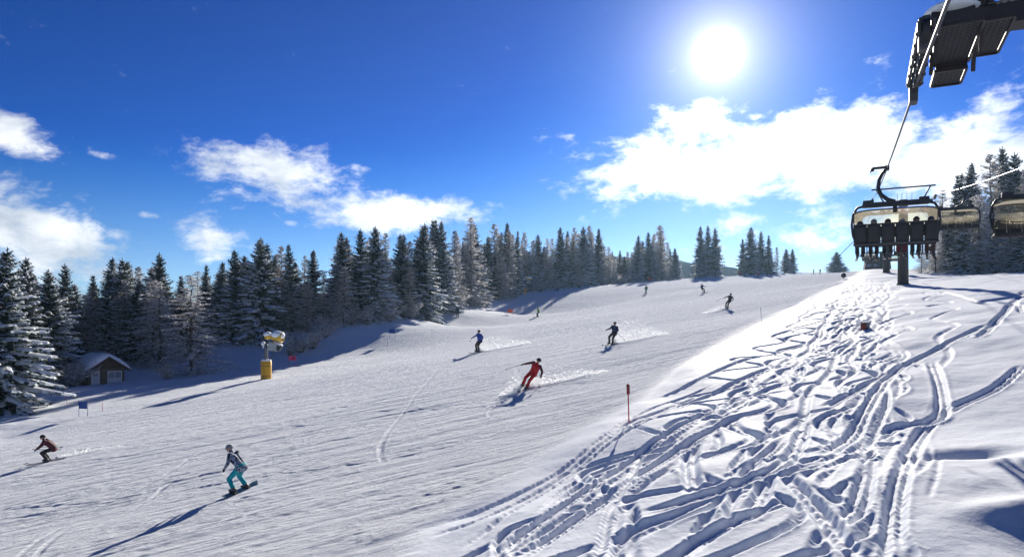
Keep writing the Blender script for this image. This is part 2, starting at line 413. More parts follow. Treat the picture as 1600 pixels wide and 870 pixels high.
_lip = [hit(a, b, lifted) for a, b in ((1450,818),(1500,806),(1560,797),(1640,785),(1760,765))]
_pit = hit(1498, 712, lifted)
def detail(x, y):
    """everything on top of the smooth mountain: banks, drifts, tracks, the chopped piste"""
    x = np.asarray(x, float); y = np.asarray(y, float)
    ed = edge_d(x, y); bank = sst(ed, -.5, 1.0); nearf = np.clip(1-(y-90)/120, 0, 1)
    z = bank_lift(x, y)
    und = fbm(x/7.5, y/7.5, 3, .5, 3)
    z = z+bank*und*.36*nearf
    # wind drift with a sharp lip in the near right corner
    lx = np.array([p[0] for p in _lip]); ly = np.array([p[1] for p in _lip])
    dl = np.interp(x, lx, ly)-y
    z = z-.42*sst(dl, -.3, 2.2)*sst(x, lx[0]-.2, lx[0]+1.8)+.10*np.exp(-(dl/.35)**2)*sst(x, lx[0], lx[0]+1.5)
    dx = x-_pit[0]; dy = y-_pit[1]
    z = z-.30*np.exp(-((dx/1.1)**2+(dy/.45)**2))
    # tracks
    fx = (x-X0)/CELL-.5; fy = (y-Y0)/CELL-.5
    ok = (fx > 1) & (fx < NX-3) & (fy > 1) & (fy < NY-3)
    gx = np.where(ok, fx, 2); gy = np.where(ok, fy, 2); ix = gx.astype(int); iy = gy.astype(int); ax = gx-ix; ay = gy-iy
    tr = (TRK[iy, ix]*(1-ax)+TRK[iy, ix+1]*ax)*(1-ay)+(TRK[iy+1, ix]*(1-ax)+TRK[iy+1, ix+1]*ax)*ay
    z = z+np.where(ok, tr, 0)
    # chopped, wind-combed piste: ridges along the fall line
    a = (x*.92+y*.39); c = (-x*.39+y*.92)
    far = np.clip(25/np.maximum(y, 25), .35, 1)
    pis = (1-sst(ed, -1.2, .3))*(1-sst(forest_d(x, y), -14, -4)*.85)
    sw = fbm(a/9, c/3.5, 2, .5, 21)
    st = fbm(a/4.5, c/.34, 3, .55, 31)*(.048+.045*sw)+fbm(a/12.0, c/1.2, 3, .5, 36)*.075
    gr = fbm(a/.30, c/.15, 2, .6, 41)*np.clip(.026+.035*sw+.03*fbm(a/3, c/1.2, 2, .5, 44), .006, .06)
    z = z+pis*(st*.62+gr*.6)
    z = z+pis*.35*fbm(a/38, c/13, 2, .5, 51)
    z = z+bank*(fbm(x/.5, y/.5, 3, .5, 61)*.012+fbm(a/1.6, c/.9, 2, .5, 62)*.03)
    fr = sst(forest_d(x, y), -12, 2)
    z = z+fr*(fbm(x/4.5, y/4.5, 4, .45, 71)*.4)
    return z
def ground(x, y): return base(x, y)+detail(x, y)
def gz(x, y): return float(ground(np.array([x]), np.array([y]))[0])
def gmin(x, y, r):
    a = np.linspace(0, 6.283, 9)[:-1]; return float(ground(x+r*np.r_[0, np.cos(a)], y+r*np.r_[0, np.sin(a)]).min())

# ------------------------------------------------------------------ snow
def snow_material():
    m = bpy.data.materials.new("snow"); m.use_nodes = True; g = NG(m.node_tree); g.n.clear()
    out = g.node('ShaderNodeOutputMaterial'); p = g.node('ShaderNodeBsdfPrincipled')
    geo = g.node('ShaderNodeNewGeometry').outputs['Position']
    at = g.node('ShaderNodeAttribute', attribute_name='groomed').outputs['Fac']
    rt = g.node('ShaderNodeVectorRotate', rotation_type='Z_AXIS'); g.l.new(geo, rt.inputs[0]); rt.inputs['Angle'].default_value = -math.atan2(.39, .92)
    n0 = g.noise(g.v('MULTIPLY', rt.outputs[0], (.14, 1.0, .2)), 1.3, 7, .66)
    n1 = g.noise(g.v('MULTIPLY', rt.outputs[0], (.6, 1.0, 1.0)), 1.8, 9, .82)
    nf = g.noise(geo, 6.0, 6, .68)
    h = g.m('ADD', g.m('MULTIPLY', g.m('ADD', g.m('MULTIPLY', n0, 1.5), g.m('MULTIPLY', n1, 1.0)), at), g.m('MULTIPLY', nf, .07))
    g.l.new(g.bump(h, .8, .26), p.inputs['Normal'])
    g.put(p.inputs['Specular IOR Level'], g.m('MULTIPLY', g.m('SUBTRACT', 1.0, at), .004))
    c = g.mix(g.noise(geo, .6, 5, .6), (.78, .835, .91, 1), (.88, .905, .94, 1))
    g.l.new(c, p.inputs['Base Color'])
    p.inputs['Roughness'].default_value = .6
    g.l.new(p.outputs[0], out.inputs[0]); return m
SNOW = snow_material(); MATS['snow'] = SNOW
SNOWCAP = mat('settled_snow', (.84, .89, .95), .6, .03, 3.0, bump=.3)

def build_ground():
    rr = np.concatenate([np.linspace(.6, 8, 24, endpoint=False), 8*np.exp(np.linspace(0, math.log(60/8), 760, endpoint=False)), 60*np.exp(np.linspace(0, math.log(760/60), 250))])
    th = np.concatenate([np.linspace(-math.pi, -R(39), 60, endpoint=False), np.linspace(-R(39), R(39), 820, endpoint=False), np.linspace(R(39), math.pi, 60)])
    T, Q = np.meshgrid(th, rr); x = (Q*np.sin(T)); y = (Q*np.cos(T))
    z = np.empty_like(x)
    for i in range(0, len(rr), 60): z[i:i+60] = ground(x[i:i+60], y[i:i+60])
    nr, nc = x.shape
    idx = np.arange(nr*nc).reshape(nr, nc)
    q = np.stack([idx[:-1, :-1], idx[1:, :-1], idx[1:, 1:], idx[:-1, 1:]], -1).reshape(-1, 4)[:, ::-1]
    xc = x.ravel()[q].mean(1); yc = y.ravel()[q].mean(1)
    ed = edge_d(xc, yc); fd = forest_d(xc, yc)
    reg = np.where(ed > 0, 1, np.where((fd > -3) & (yc > 45), 2, 0)); reg[(yc < 5) & (ed < 0)] = 0
    co = np.stack([x.ravel(), y.ravel(), z.ravel()], 1)
    gm = ((1-sst(edge_d(x, y), -1.0, .3))*(1-sst(forest_d(x, y), -12, -3)*.8)).ravel()
    for k, name in enumerate(('ski_piste', 'snow_bank', 'forest_edge_snow')):
        f = q[reg == k]; used, inv = np.unique(f, return_inverse=True); f = inv.reshape(-1, 4)
        me = bpy.data.meshes.new(name); nv = len(used); nf = len(f)
        me.vertices.add(nv); me.vertices.foreach_set('co', co[used].astype(np.float32).ravel())
        me.loops.add(nf*4); me.loops.foreach_set('vertex_index', f.astype(np.int32).ravel())
        me.polygons.add(nf); me.polygons.foreach_set('loop_start', np.arange(0, nf*4, 4, dtype=np.int32))
        me.polygons.foreach_set('use_smooth', np.ones(nf, bool))
        a = me.attributes.new('groomed', 'FLOAT', 'POINT'); a.data.foreach_set('value', gm[used].astype(np.float32))
        me.materials.append(SNOW); me.update(calc_edges=True)
        o = bpy.data.objects.new(name, me); COL.objects.link(o); tag(o, kind='structure')
build_ground()

def build_hill():
    # wooded ridge far behind the crest
    mb = MB(); xs = np.linspace(-900, 1600, 120); ys = np.linspace(1150, 2300, 30); r = random.Random(3)
    for y in ys:
        for x in xs:
            px = 800+F*x/1500
            top = np.interp(px, [200, 700, 850, 950, 1062, 1131, 1200, 1330, 1500, 1900], [-20, 20, 110, 166, 152, 139, 127, 118, 100, 60])
            s = 1-min(abs(y-1500)/(350 if y < 1500 else 900), 1)**1.6
            mb.v.append((float(x)*.47, float(y)*.47, .47*float(-60+(top+60)*s+r.uniform(-3, 3)*s)))
    n = len(xs)
    for i in range(len(ys)-1):
        for j in range(n-1): mb.f.append((i*n+j, i*n+j+1, (i+1)*n+j+1, (i+1)*n+j)); mb.m.append(0)
    tag(mb.build('hill', mat('far_forest', (.035, .055, .075), .95, .25, .05, bump=.8, spec=0)), kind='structure')
build_hill()

# ------------------------------------------------------------------ trees
NEEDLE = mat('spruce_needles', (.058, .082, .064), .7, .22, 1.3, spec=.2, objvar=.5)
BARK = mat('bark', (.075, .055, .042), .9, .2, 5, spec=.1)
TWIG = mat('larch_twigs', (.26, .205, .16), .85, .2, 1.5, spec=.1, objvar=.3)
TSNOW = mat('tree_snow', (.80, .85, .92), .65, .04, 2.0)
FROST = mat('hoar_frost', (.78, .79, .81), .7, .08, 2.0)
def let_light_through(m, share):
    """ice crystals pass light: snow and rime glow when the sun stands behind them"""
    g = NG(m.node_tree); p = next(n for n in g.n if n.type == 'BSDF_PRINCIPLED'); out = next(n for n in g.n if n.type == 'OUTPUT_MATERIAL')
    t = g.node('ShaderNodeBsdfTranslucent'); g.l.new(p.inputs['Base Color'].links[0].from_socket, t.inputs[0])
    x = g.node('ShaderNodeMixShader'); x.inputs[0].default_value = share; g.l.new(p.outputs[0], x.inputs[1]); g.l.new(t.outputs[0], x.inputs[2]); g.l.new(x.outputs[0], out.inputs[0])
let_light_through(FROST, .5); let_light_through(TSNOW, .35)

def spruce_mesh(seed, H=18.0, rad=2.7, snow=.6, low=.04, ragged=.25, droop=1.0):
    r = random.Random(seed); tr = MB(); gr = MB(); sn = MB()
    bend = [(r.uniform(-.12, .12), r.uniform(-.12, .12)) for _ in range(3)]
    def axis(z):
        t = z/H; return Vector((bend[0][0]*math.sin(t*3)+bend[1][0]*t, bend[0][1]*math.sin(t*3)+bend[1][1]*t, z))
    tr.tube([axis(H*i/8)-Vector((0, 0, .5 if i == 0 else 0)) for i in range(9)], [.24*(1-i/8.3)+.012 for i in range(9)], 7)
    z = H*low; side_snow = r.uniform(0, 6.28)
    def quad(mb, a, b, w, up, m=0):
        d = (b-a); s = d.cross(up)
        if s.length < 1e-5: return
        s = s.normalized()*w; mid = a+d*.55
        mb.add([a, mid+s, b, mid-s], [(0, 1, 2, 3)], m)
    while z < H*.985:
        t = z/H; prof = (1-t)**.82
        if t < .12: prof *= .72+.28*t/.12
        L0 = rad*prof*(1+ragged*(r.random()-.5))+.16
        nb = 7 if t < .6 else (6 if t < .85 else 5); a0 = r.uniform(0, 6.28)
        for b in range(nb):
            az = a0+6.283*b/nb+r.uniform(-.3, .3); L = L0*r.uniform(.62, 1.15)
            if r.random() < .05: continue
            pitch = (.55*t*t+.05-.42*(1-t)*droop)+r.uniform(-.13, .13)
            d = Vector((math.cos(az), math.sin(az), 0)); o = axis(z+r.uniform(-.12, .12))
            n = 6; sp = []
            for i in range(n+1):
                u = i/n; sp.append(o+d*(L*u)+Vector((0, 0, L*(math.tan(pitch)*u-.22*droop*u*u*(1-t)+.16*u**3))))
            side = d.cross(Vector((0, 0, 1)))
            tl = min(.27*L+.14, .85)
            for i in range(1, n+1):
                u = i/n; q = sp[i]
                for sgn in (-1, 1):
                    for rep in range(2):
                        ll = tl*(1.05-.6*u)*r.uniform(.7, 1.3)
                        e = q+(d*.55+side*sgn*r.uniform(.6, 1.0))*ll+Vector((0, 0, -ll*r.uniform(.1, .75)))
                        quad(gr, q-d*r.uniform(0, L/n), e, ll*.34, Vector((r.uniform(-.4, .4), r.uniform(-.4, .4), 1)))
                # hanging curtains under the branch
                hl = tl*r.uniform(.5, 1.0)*(1-.4*u)
                quad(gr, q, q+Vector((r.uniform(-.12, .12), r.uniform(-.12, .12), -hl)), hl*.35, d if r.random() < .5 else side)
            quad(gr, sp[-2], sp[-1]+d*.12, .10, Vector((0, 0, 1)))
            # snow lying along the branch, less towards the windy top
            ps = 1.5*snow*(1.15-.85*t)*(.8+.3*math.cos(az-side_snow))
            if r.random() < ps:
                i0 = r.choice([1, 2, 2, 3]); k = []; wv = []
                for i in range(i0, n+1):
                    u = i/n; wv.append(tl*(.85-.42*u)*r.uniform(.55, 1.1)); k.append(sp[i]+Vector((0, 0, .04)))
                k.append(sp[-1]+d*.10+Vector((0, 0, -.05))); wv.append(.03)
                k.insert(0, sp[i0-1]+Vector((0, 0, .02))); wv.insert(0, .04)
                vs = []
                for pnt, w in zip(k, wv):
                    th = min(.28*w+.03, .17)
                    vs += [pnt+side*w+Vector((0, 0, -w*.55)), pnt+side*w*.6+Vector((0, 0, th*.7)), pnt+Vector((0, 0, th*1.25)), pnt-side*w*.6+Vector((0, 0, th*.7)), pnt-side*w+Vector((0, 0, -w*.55))]
                fs = [(i*5+j, i*5+j+1, (i+1)*5+j+1, (i+1)*5+j) for i in range(len(k)-1) for j in range(4) if r.random() > .14]
                sn.add(vs, fs)
            for i in range(1, n+1):
                if r.random() < ps*.75:
                    q = sp[i]; sgn = r.choice((-1, 1)); ll = tl*(1.0-.5*i/n)*r.uniform(.6, 1.1)
                    e = q+(d*.55+side*sgn*.8)*ll+Vector((0, 0, -ll*.3))
                    quad(sn, q+Vector((0, 0, .05)), e+Vector((0, 0, .06)), ll*.30, Vector((r.uniform(-.3, .3), r.uniform(-.3, .3), 1)))
        z += (.30+.20*(1-t))*r.uniform(.8, 1.2)
    tip = axis(H)
    for i in range(7):
        a = r.uniform(0, 6.28); quad(gr, tip-Vector((0, 0, .15+i*.1)), tip+Vector((math.cos(a)*.16, math.sin(a)*.16, .12-i*.09)), .05, Vector((0, 0, 1)))
    quad(gr, tip-Vector((0, 0, .5)), tip+Vector((0, 0, .35)), .05, Vector((1, 0, 0))); quad(gr, tip-Vector((0, 0, .5)), tip+Vector((0, 0, .35)), .05, Vector((0, 1, 0)))
    return tr, gr, sn

def larch_mesh(seed, H=18.0, rad=2.6, frost=.55, dense=1.0, low=.10, droop=.5, snowpads=.15):
    """leafless or thin conifer rimed with hoar frost: real twigs, brown and white"""
    r = random.Random(seed); tr = MB(); gr = MB(); sn = MB()
    tr.tube([(r.uniform(-.05, .05)*i*.4, r.uniform(-.05, .05)*i*.4, H*i/8-(.5 if i == 0 else 0)) for i in range(9)], [.20*(1-i/8.3)+.01 for i in range(9)], 6)
    def sliver(mb, a, b, w):
        d = b-a; s = d.cross(Vector((r.uniform(-1, 1), r.uniform(-1, 1), r.uniform(-1, 1))))
        if s.length < 1e-6: return
        s = s.normalized()*w; mb.add([a+s, a-s, b-s*.4, b+s*.4], [(0, 1, 2, 3)])
    z = H*low
    while z < H*.99:
        t = z/H; L0 = rad*(1-t)**.7*(1.0 if t > .15 else .8)+.2
        for b in range(r.choice([4, 5, 5, 6])):
            az = r.uniform(0, 6.28); L = L0*r.uniform(.5, 1.15); d = Vector((math.cos(az), math.sin(az), 0)); side = d.cross(Vector((0, 0, 1)))
            pitch = .35*t-.28*droop*(1-t)+r.uniform(-.15, .15); n = 6; sp = []
            o = Vector((0, 0, z+r.uniform(-.2, .2)))
            for i in range(n+1):
                u = i/n; sp.append(o+d*L*u+side*L*.08*math.sin(u*3+az*7)+Vector((0, 0, L*(math.tan(pitch)*u-.30*droop*u*u+.26*u**3))))
            gr.tube(sp, [.035*(1-i/n)*(.5+L/4)+.008 for i in range(n+1)], 3, cap=False)
            for i in range(n):
                if r.random() < frost: sliver(sn, sp[i]+Vector((0, 0, .035)), sp[i+1]+Vector((0, 0, .035)), .045)
            for i in range(int(11*dense*(.5+L/rad))):
                u = r.uniform(.15, 1.0); k = min(int(u*n), n-1); q = sp[k].lerp(sp[k+1], u*n-k)
                ll = r.uniform(.25, .75)*(1-.45*u)*(.5+.5*L/rad); sg = r.choice((-1, 1))
                e = q+(d*.6+side*sg*r.uniform(.3, 1))*ll+Vector((0, 0, r.uniform(-.65, .2)*ll))
                sliver(sn if r.random() < frost else gr, q, e, .026)
                for j in range(2):
                    qq = q.lerp(e, r.uniform(.3, 1)); ee = qq+Vector((r.uniform(-1, 1), r.uniform(-1, 1), r.uniform(-1.1, .4)))*.22
                    sliver(sn if r.random() < frost else gr, qq, ee, .021)
            if r.random() < snowpads*(1.1-t):
                for i in range(2, n+1):
                    w = .16*r.uniform(.5, 1.2); sn.ell(sp[i]+Vector((0, 0, .04)), (w*1.5, w*1.1, w*.55), 6, 4, Matrix.Rotation(az, 3, 'Z'))
        z += r.uniform(.26, .46)
    return tr, gr, sn
def bush_mesh(seed, H=2.6):
    r = random.Random(seed); tr = MB(); gr = MB(); sn = MB()
    def sliver(mb, a, b, w):
        s = (b-a).cross(Vector((r.uniform(-1, 1), r.uniform(-1, 1), r.uniform(-1, 1)))).normalized()*w
        mb.add([a+s, a-s, b-s*.4, b+s*.4], [(0, 1, 2, 3)])
    for k in range(16):
        az = r.uniform(0, 6.28); d = Vector((math.cos(az), math.sin(az), 0)); L = H*r.uniform(.6, 1.0); lean = r.uniform(.2, .9)
        sp = [Vector((0, 0, -.15))+d*L*lean*(i/5)**1.3+Vector((0, 0, L*(i/5)*(1-.15*lean*(i/5)))) for i in range(6)]
        tr.tube(sp, [.025*(1-i/6)+.006 for i in range(6)], 3, cap=False)
        for i in range(46):
            u = r.uniform(.2, 1); kk = min(int(u*5), 4); q = sp[kk].lerp(sp[kk+1], u*5-kk)
            e = q+Vector((r.uniform(-1, 1), r.uniform(-1, 1), r.uniform(-.2, 1)))*.42*r.uniform(.4, 1)
            sliver(sn if r.random() < .6 else gr, q, e, .016)
            for j in range(2): sliver(sn if r.random() < .6 else gr, q.lerp(e, .6), e+Vector((r.uniform(-1, 1), r.uniform(-1, 1), r.uniform(-1, 1)))*.2, .013)
        if r.random() < .6: sn.ell(sp[3]+Vector((0, 0, .05)), (.22, .16, .09), 7, 4)
    return tr, gr, sn
def bake(trip, leafmat, snowmat, snowname):
    t, g, s = trip
    return [('trunk', t.mesh('trunk', [BARK], True)), ('crown', g.mesh('crown', [leafmat])), (snowname, s.mesh(snowname, [snowmat]))]
SPRUCE = [bake(spruce_mesh(100+i, 18, rd, sw, .03, rg, dp), NEEDLE, TSNOW, 'snow_load') for i, (rd, sw, rg, dp) in enumerate(
    [(3.5, .62, .3, 1.0), (3.1, .5, .4, .9), (3.9, .8, .35, 1.1), (2.9, .55, .45, .8), (3.4, .42, .3, 1.0), (3.9, .85, .45, 1.2), (3.2, .7, .7, 1.3), (2.6, .35, .8, .7)])]
LARCH = [bake(larch_mesh(200+i, 18, rd, fr, de, .03, dp, sp), TWIG, FROST, 'frost') for i, (rd, fr, de, dp, sp) in enumerate(
    [(3.0, .38, 1.8, .3, .1), (3.7, .55, 1.9, .9, .35), (2.9, .45, 2.0, .4, .15), (4.6, .68, 1.8, 1.3, .7)])]
BUSH = [bake(bush_mesh(300+i), TWIG, FROST, 'frost') for i in range(3)]
TREES = []
def tree(kind, var, x, y, H, wid=1.0, sink=.15, name=None):
    lib = {'spruce': SPRUCE, 'larch': LARCH, 'bush': BUSH}[kind]; parts = lib[var % len(lib)]
    H0 = 2.6 if kind == 'bush' else 18.0; s = H/H0
    z = gmin(x, y, .3)-sink
    o = empty(name or {'spruce': 'spruce_tree', 'larch': 'larch_tree', 'bush': 'frosted_bush'}[kind], (x, y, z), (rng.uniform(-.035, .035), rng.uniform(-.035, .035), rng.uniform(0, 6.28)))
    k = wid*(s if kind == 'bush' else 1.14*(.35+.65*s)); o.scale = (k*rng.uniform(.88, 1.14), k*rng.uniform(.88, 1.14), s)
    for nm, me in parts:
        if len(me.polygons) == 0: continue
        c = bpy.data.objects.new(nm, me); COL.objects.link(c); c.parent = o
        if nm != 'trunk': c['kind'] = 'stuff'
    return o
def tree_top(kind, var, px, pyt, dist, wid=1.0, zone='left', row='front'):
    x = (px-800)/F*dist; z = gz(x, dist); H = (HZ-pyt)/F*dist-z
    o = tree(kind, var, x, dist, max(H, 2.0), wid)
    TREES.append((o, kind, px, zone, row, H)); return o

front = [('spruce',5,4,385,76,1.25),('spruce',0,36,400,88,1.0),('spruce',2,78,420,92,1.15),('spruce',4,97,410,95,1.0),('spruce',3,150,428,98,.95),('spruce',1,170,400,103,1.0),('spruce',2,188,402,100,1.05),
    ('spruce',0,203,406,104,1.0),('spruce',4,249,393,104,1.1),('larch',3,299,425,91,1.25),('spruce',3,318,412,112,.9),('spruce',1,345,407,113,.95),('spruce',0,368,388,112,1.05),('spruce',2,404,369,113,1.1),('spruce',4,418,379,119,.9),
    ('larch',0,437,382,120,.9),('spruce',3,454,380,120,.95),('spruce',1,487,388,122,1.0),('larch',1,505,420,121,.8),('spruce',0,533,361,126,1.0),('spruce',4,566,357,132,1.0),('spruce',2,584,353,131,1.1),('spruce',1,628,364,139,1.05),
    ('spruce',5,657,348,143,1.1),('spruce',4,677,341,152,.9),('spruce',3,686,342,150,.85),('spruce',0,695,343,149,1.0),('larch',2,708,357,155,.9),('larch',1,736,337,160,1.0),('spruce',4,744,348,165,.95),
    ('larch',0,775,349,173,1.0),('spruce',1,792,346,179,.95),('spruce',3,807,360,178,.85),('larch',2,821,361,186,.9),('spruce',0,840,366,195,.9),('larch',1,854,371,200,.9),('spruce',4,878,354,205,1.0),
    ('larch',0,895,355,214,.85),('spruce',2,914,353,218,1.0),('larch',2,923,350,224,.9),('spruce',1,933,356,226,.95),('larch',1,951,384,238,.9),('spruce',3,968,390,246,.8),('larch',2,982,392,252,.8),
    ('spruce',0,996,367,258,.95),('spruce',4,1014,362,262,1.0),('larch',2,1034,350,266,1.25),('spruce',2,1055,387,270,1.0)]
for k, v, px, pt, dd, w in front: tree_top(k, v, px, pt, dd*tl_scale(px), w, 'left', 'front')
for k, v, px, pt, dd, w in [('spruce',0,1096,353,268,1.05),('spruce',4,1105,352,272,1.0),('spruce',2,1117,355,266,1.0)]: tree_top(k, v, px, pt, dd, w, 'clump', 'front')
for k, v, px, pt, dd, w in [('spruce',1,1160,372,286,.95),('spruce',0,1173,354,284,1.25),('spruce',4,1189,360,285,1.1),('spruce',3,1202,367,287,1.0),('larch',2,1214,385,290,.9),('spruce',2,1228,388,292,1.0),('spruce',4,1238,388,296,1.05)]: tree_top(k, v, px, pt, dd, w, 'crest', 'front')
tree_top('spruce', 5, 1307, 393, 262, 1.9, 'lone', 'front'); tree_top('larch', 1, 1320, 415, 258, 1.4, 'lone', 'front')
for k, v, px, pt, dd, w in [('larch',3,1527,300,100,1.15),('larch',1,1474,296,108,1.1),('spruce',3,1491,272,112,.9),('spruce',1,1502,270,116,.9),('spruce',0,1518,254,112,1.05),('larch',0,1553,240,118,1.1),('spruce',4,1572,227,120,1.0),
    ('spruce',2,1588,236,118,1.0),('larch',3,1578,310,98,1.05),('spruce',3,1612,240,116,1.1),('larch',2,1600,262,108,1.0),('larch',3,1632,300,96,1.1),('spruce',5,1506,335,101,1.0),('spruce',2,1598,335,97,1.0),('spruce',5,1552,318,104,1.0),('larch',3,1462,352,104,.75),('spruce',2,1484,340,107,.9),('larch',1,1440,378,106,.7)]: tree_top(k, v, px, pt, dd, w, 'right', 'front')
# deeper rows of the left forest: tops stay below the skyline of the front rows
sky_px = [f[2] for f in front]; sky_py = [f[3] for f in front]
def fill(n, p0, p1, zone, lo, hi, seed, topmin=14, topmax=60):
    r = random.Random(seed)
    for i in range(n):
        px = p0+(p1-p0)*(i+r.uniform(.1, .9))/n; dd = tl_dist(px)*r.uniform(lo, hi)
        pt = float(np.interp(px, sky_px, sky_py))+r.uniform(topmin, topmax)*100/dd*1.1
        x = (px-800)/F*dd; H = (HZ-pt)/F*dd-gz(x, dd)
        if H < 5: continue
        kind = 'larch' if r.random() < .45+.22*(px > 420) else 'spruce'
        tree_top(kind, r.randrange(8), px, pt, dd, r.uniform(.9, 1.15), zone, 'back')
fill(30, -30, 420, 'left', 1.10, 1.30, 5); fill(38, 420, 850, 'left', 1.04, 1.2, 6); fill(20, 850, 1050, 'left', 1.0, 1.12, 7, 10, 30)
fill(30, 430, 900, 'left', .995, 1.06, 8, 45, 85)
fill(18, 110, 430, 'left', 1.05, 1.15, 12, 40, 80)
fill(26, -10, 700, 'left', 1.25, 1.5, 13, 2, 28)
fill(22, 60, 420, 'left', 1.06, 1.2, 14, 12, 50)
fill(26, 700, 1050, 'left', 1.0, 1.08, 15, 14, 45)
def fill_right():
    r = random.Random(9)
    for i in range(8):
        px = 1455+i*25+r.uniform(-6, 6); dd = r.uniform(118, 140); pt = np.interp(px, [1440, 1474, 1518, 1572, 1650], [370, 310, 285, 260, 250])+r.uniform(0, 40)
        tree_top(r.choice(['spruce', 'larch', 'larch']), r.randrange(8), px, float(pt), dd, 1.0, 'right', 'back')
fill_right()
# rimed bushes along the forest foot
bush_px = [(112,604,2.6),(128,600,2.2),(60,612,2.4),(262,592,2.0),(470,552,3.2),(489,545,3.0),(452,556,2.4),(507,528,3.4),(548,508,3.0),(575,508,3.2),(610,503,3.2),(640,498,3.0),(672,492,3.4),(712,483,3.2),(742,477,3.6),(765,472,3.4),(790,466,3.6),(845,456,3.6),(872,453,3.4),
           (905,449,3.8),(940,445,3.8),(975,443,3.6)]
for i, (px, py, H) in enumerate(bush_px):
    x, y = hit(px, py, ground); o = tree('bush', i, x, y, H, 1.25, .1); TREES.append((o, 'bush', px, 'right' if px > 1300 else 'left', 'foot', H))

ORD = ['first','second','third','fourth','fifth','sixth','seventh','eighth','ninth','tenth','eleventh','twelfth','thirteenth','fourteenth','fifteenth','sixteenth','seventeenth','eighteenth','nineteenth','twentieth']
def ordn(i, n):
    if n == 1: return 'only'
    if i == 0: return 'leftmost'
    if i == n-1: return 'rightmost'
    if i < 20: return ORD[i]+' from left'
    j = n-1-i
    return ORD[j]+' from right' if j < 20 else None
def label_trees():
    zones = {}
    for t in TREES:
        o, kind, px, zone, row, H = t
        z = zone
        if zone == 'left': z = 'hut' if px < 240 else 'gun' if px < 520 else 'middle' if px < 720 else 'upper' if px < 900 else 'end'
        zones.setdefault((z, row, kind), []).append((px, o))
    where = {'hut': 'by the hut', 'gun': 'behind the near snow gun', 'middle': 'of the mid left forest', 'upper': 'by the far snow gun',
             'end': 'at the forest\'s uphill end', 'clump': 'in the small crest clump', 'crest': 'in the wide crest group', 'lone': 'alone on the crest by the lift',
             'right': 'right of the chairlift', 'outside': 'beyond the left picture edge'}
    look = {'spruce': 'snow-dusted dark spruce', 'larch': 'frosted brown larch', 'bush': 'low rimed bush'}
    rowt = {'front': 'front row', 'back': 'rear rows', 'foot': 'forest foot'}
    for (z, row, kind), L in zones.items():
        L.sort(key=lambda a: a[0]); n = len(L)
        for i, (px, o) in enumerate(L):
            q = ordn(i, n)
            tag(o, f"{look[kind]} {where[z]}, {q} in the {rowt[row]}", 'bush' if kind == 'bush' else 'tree', 'rimed bushes along the forest foot' if kind == 'bush' else f"trees {where[z]}")
label_trees()
tag(TREES[0][0], 'heavily snow-laden spruce cut by the left edge of the picture'); tag(TREES[9][0], 'wide frosted larch with drooping white branches right of the hut')

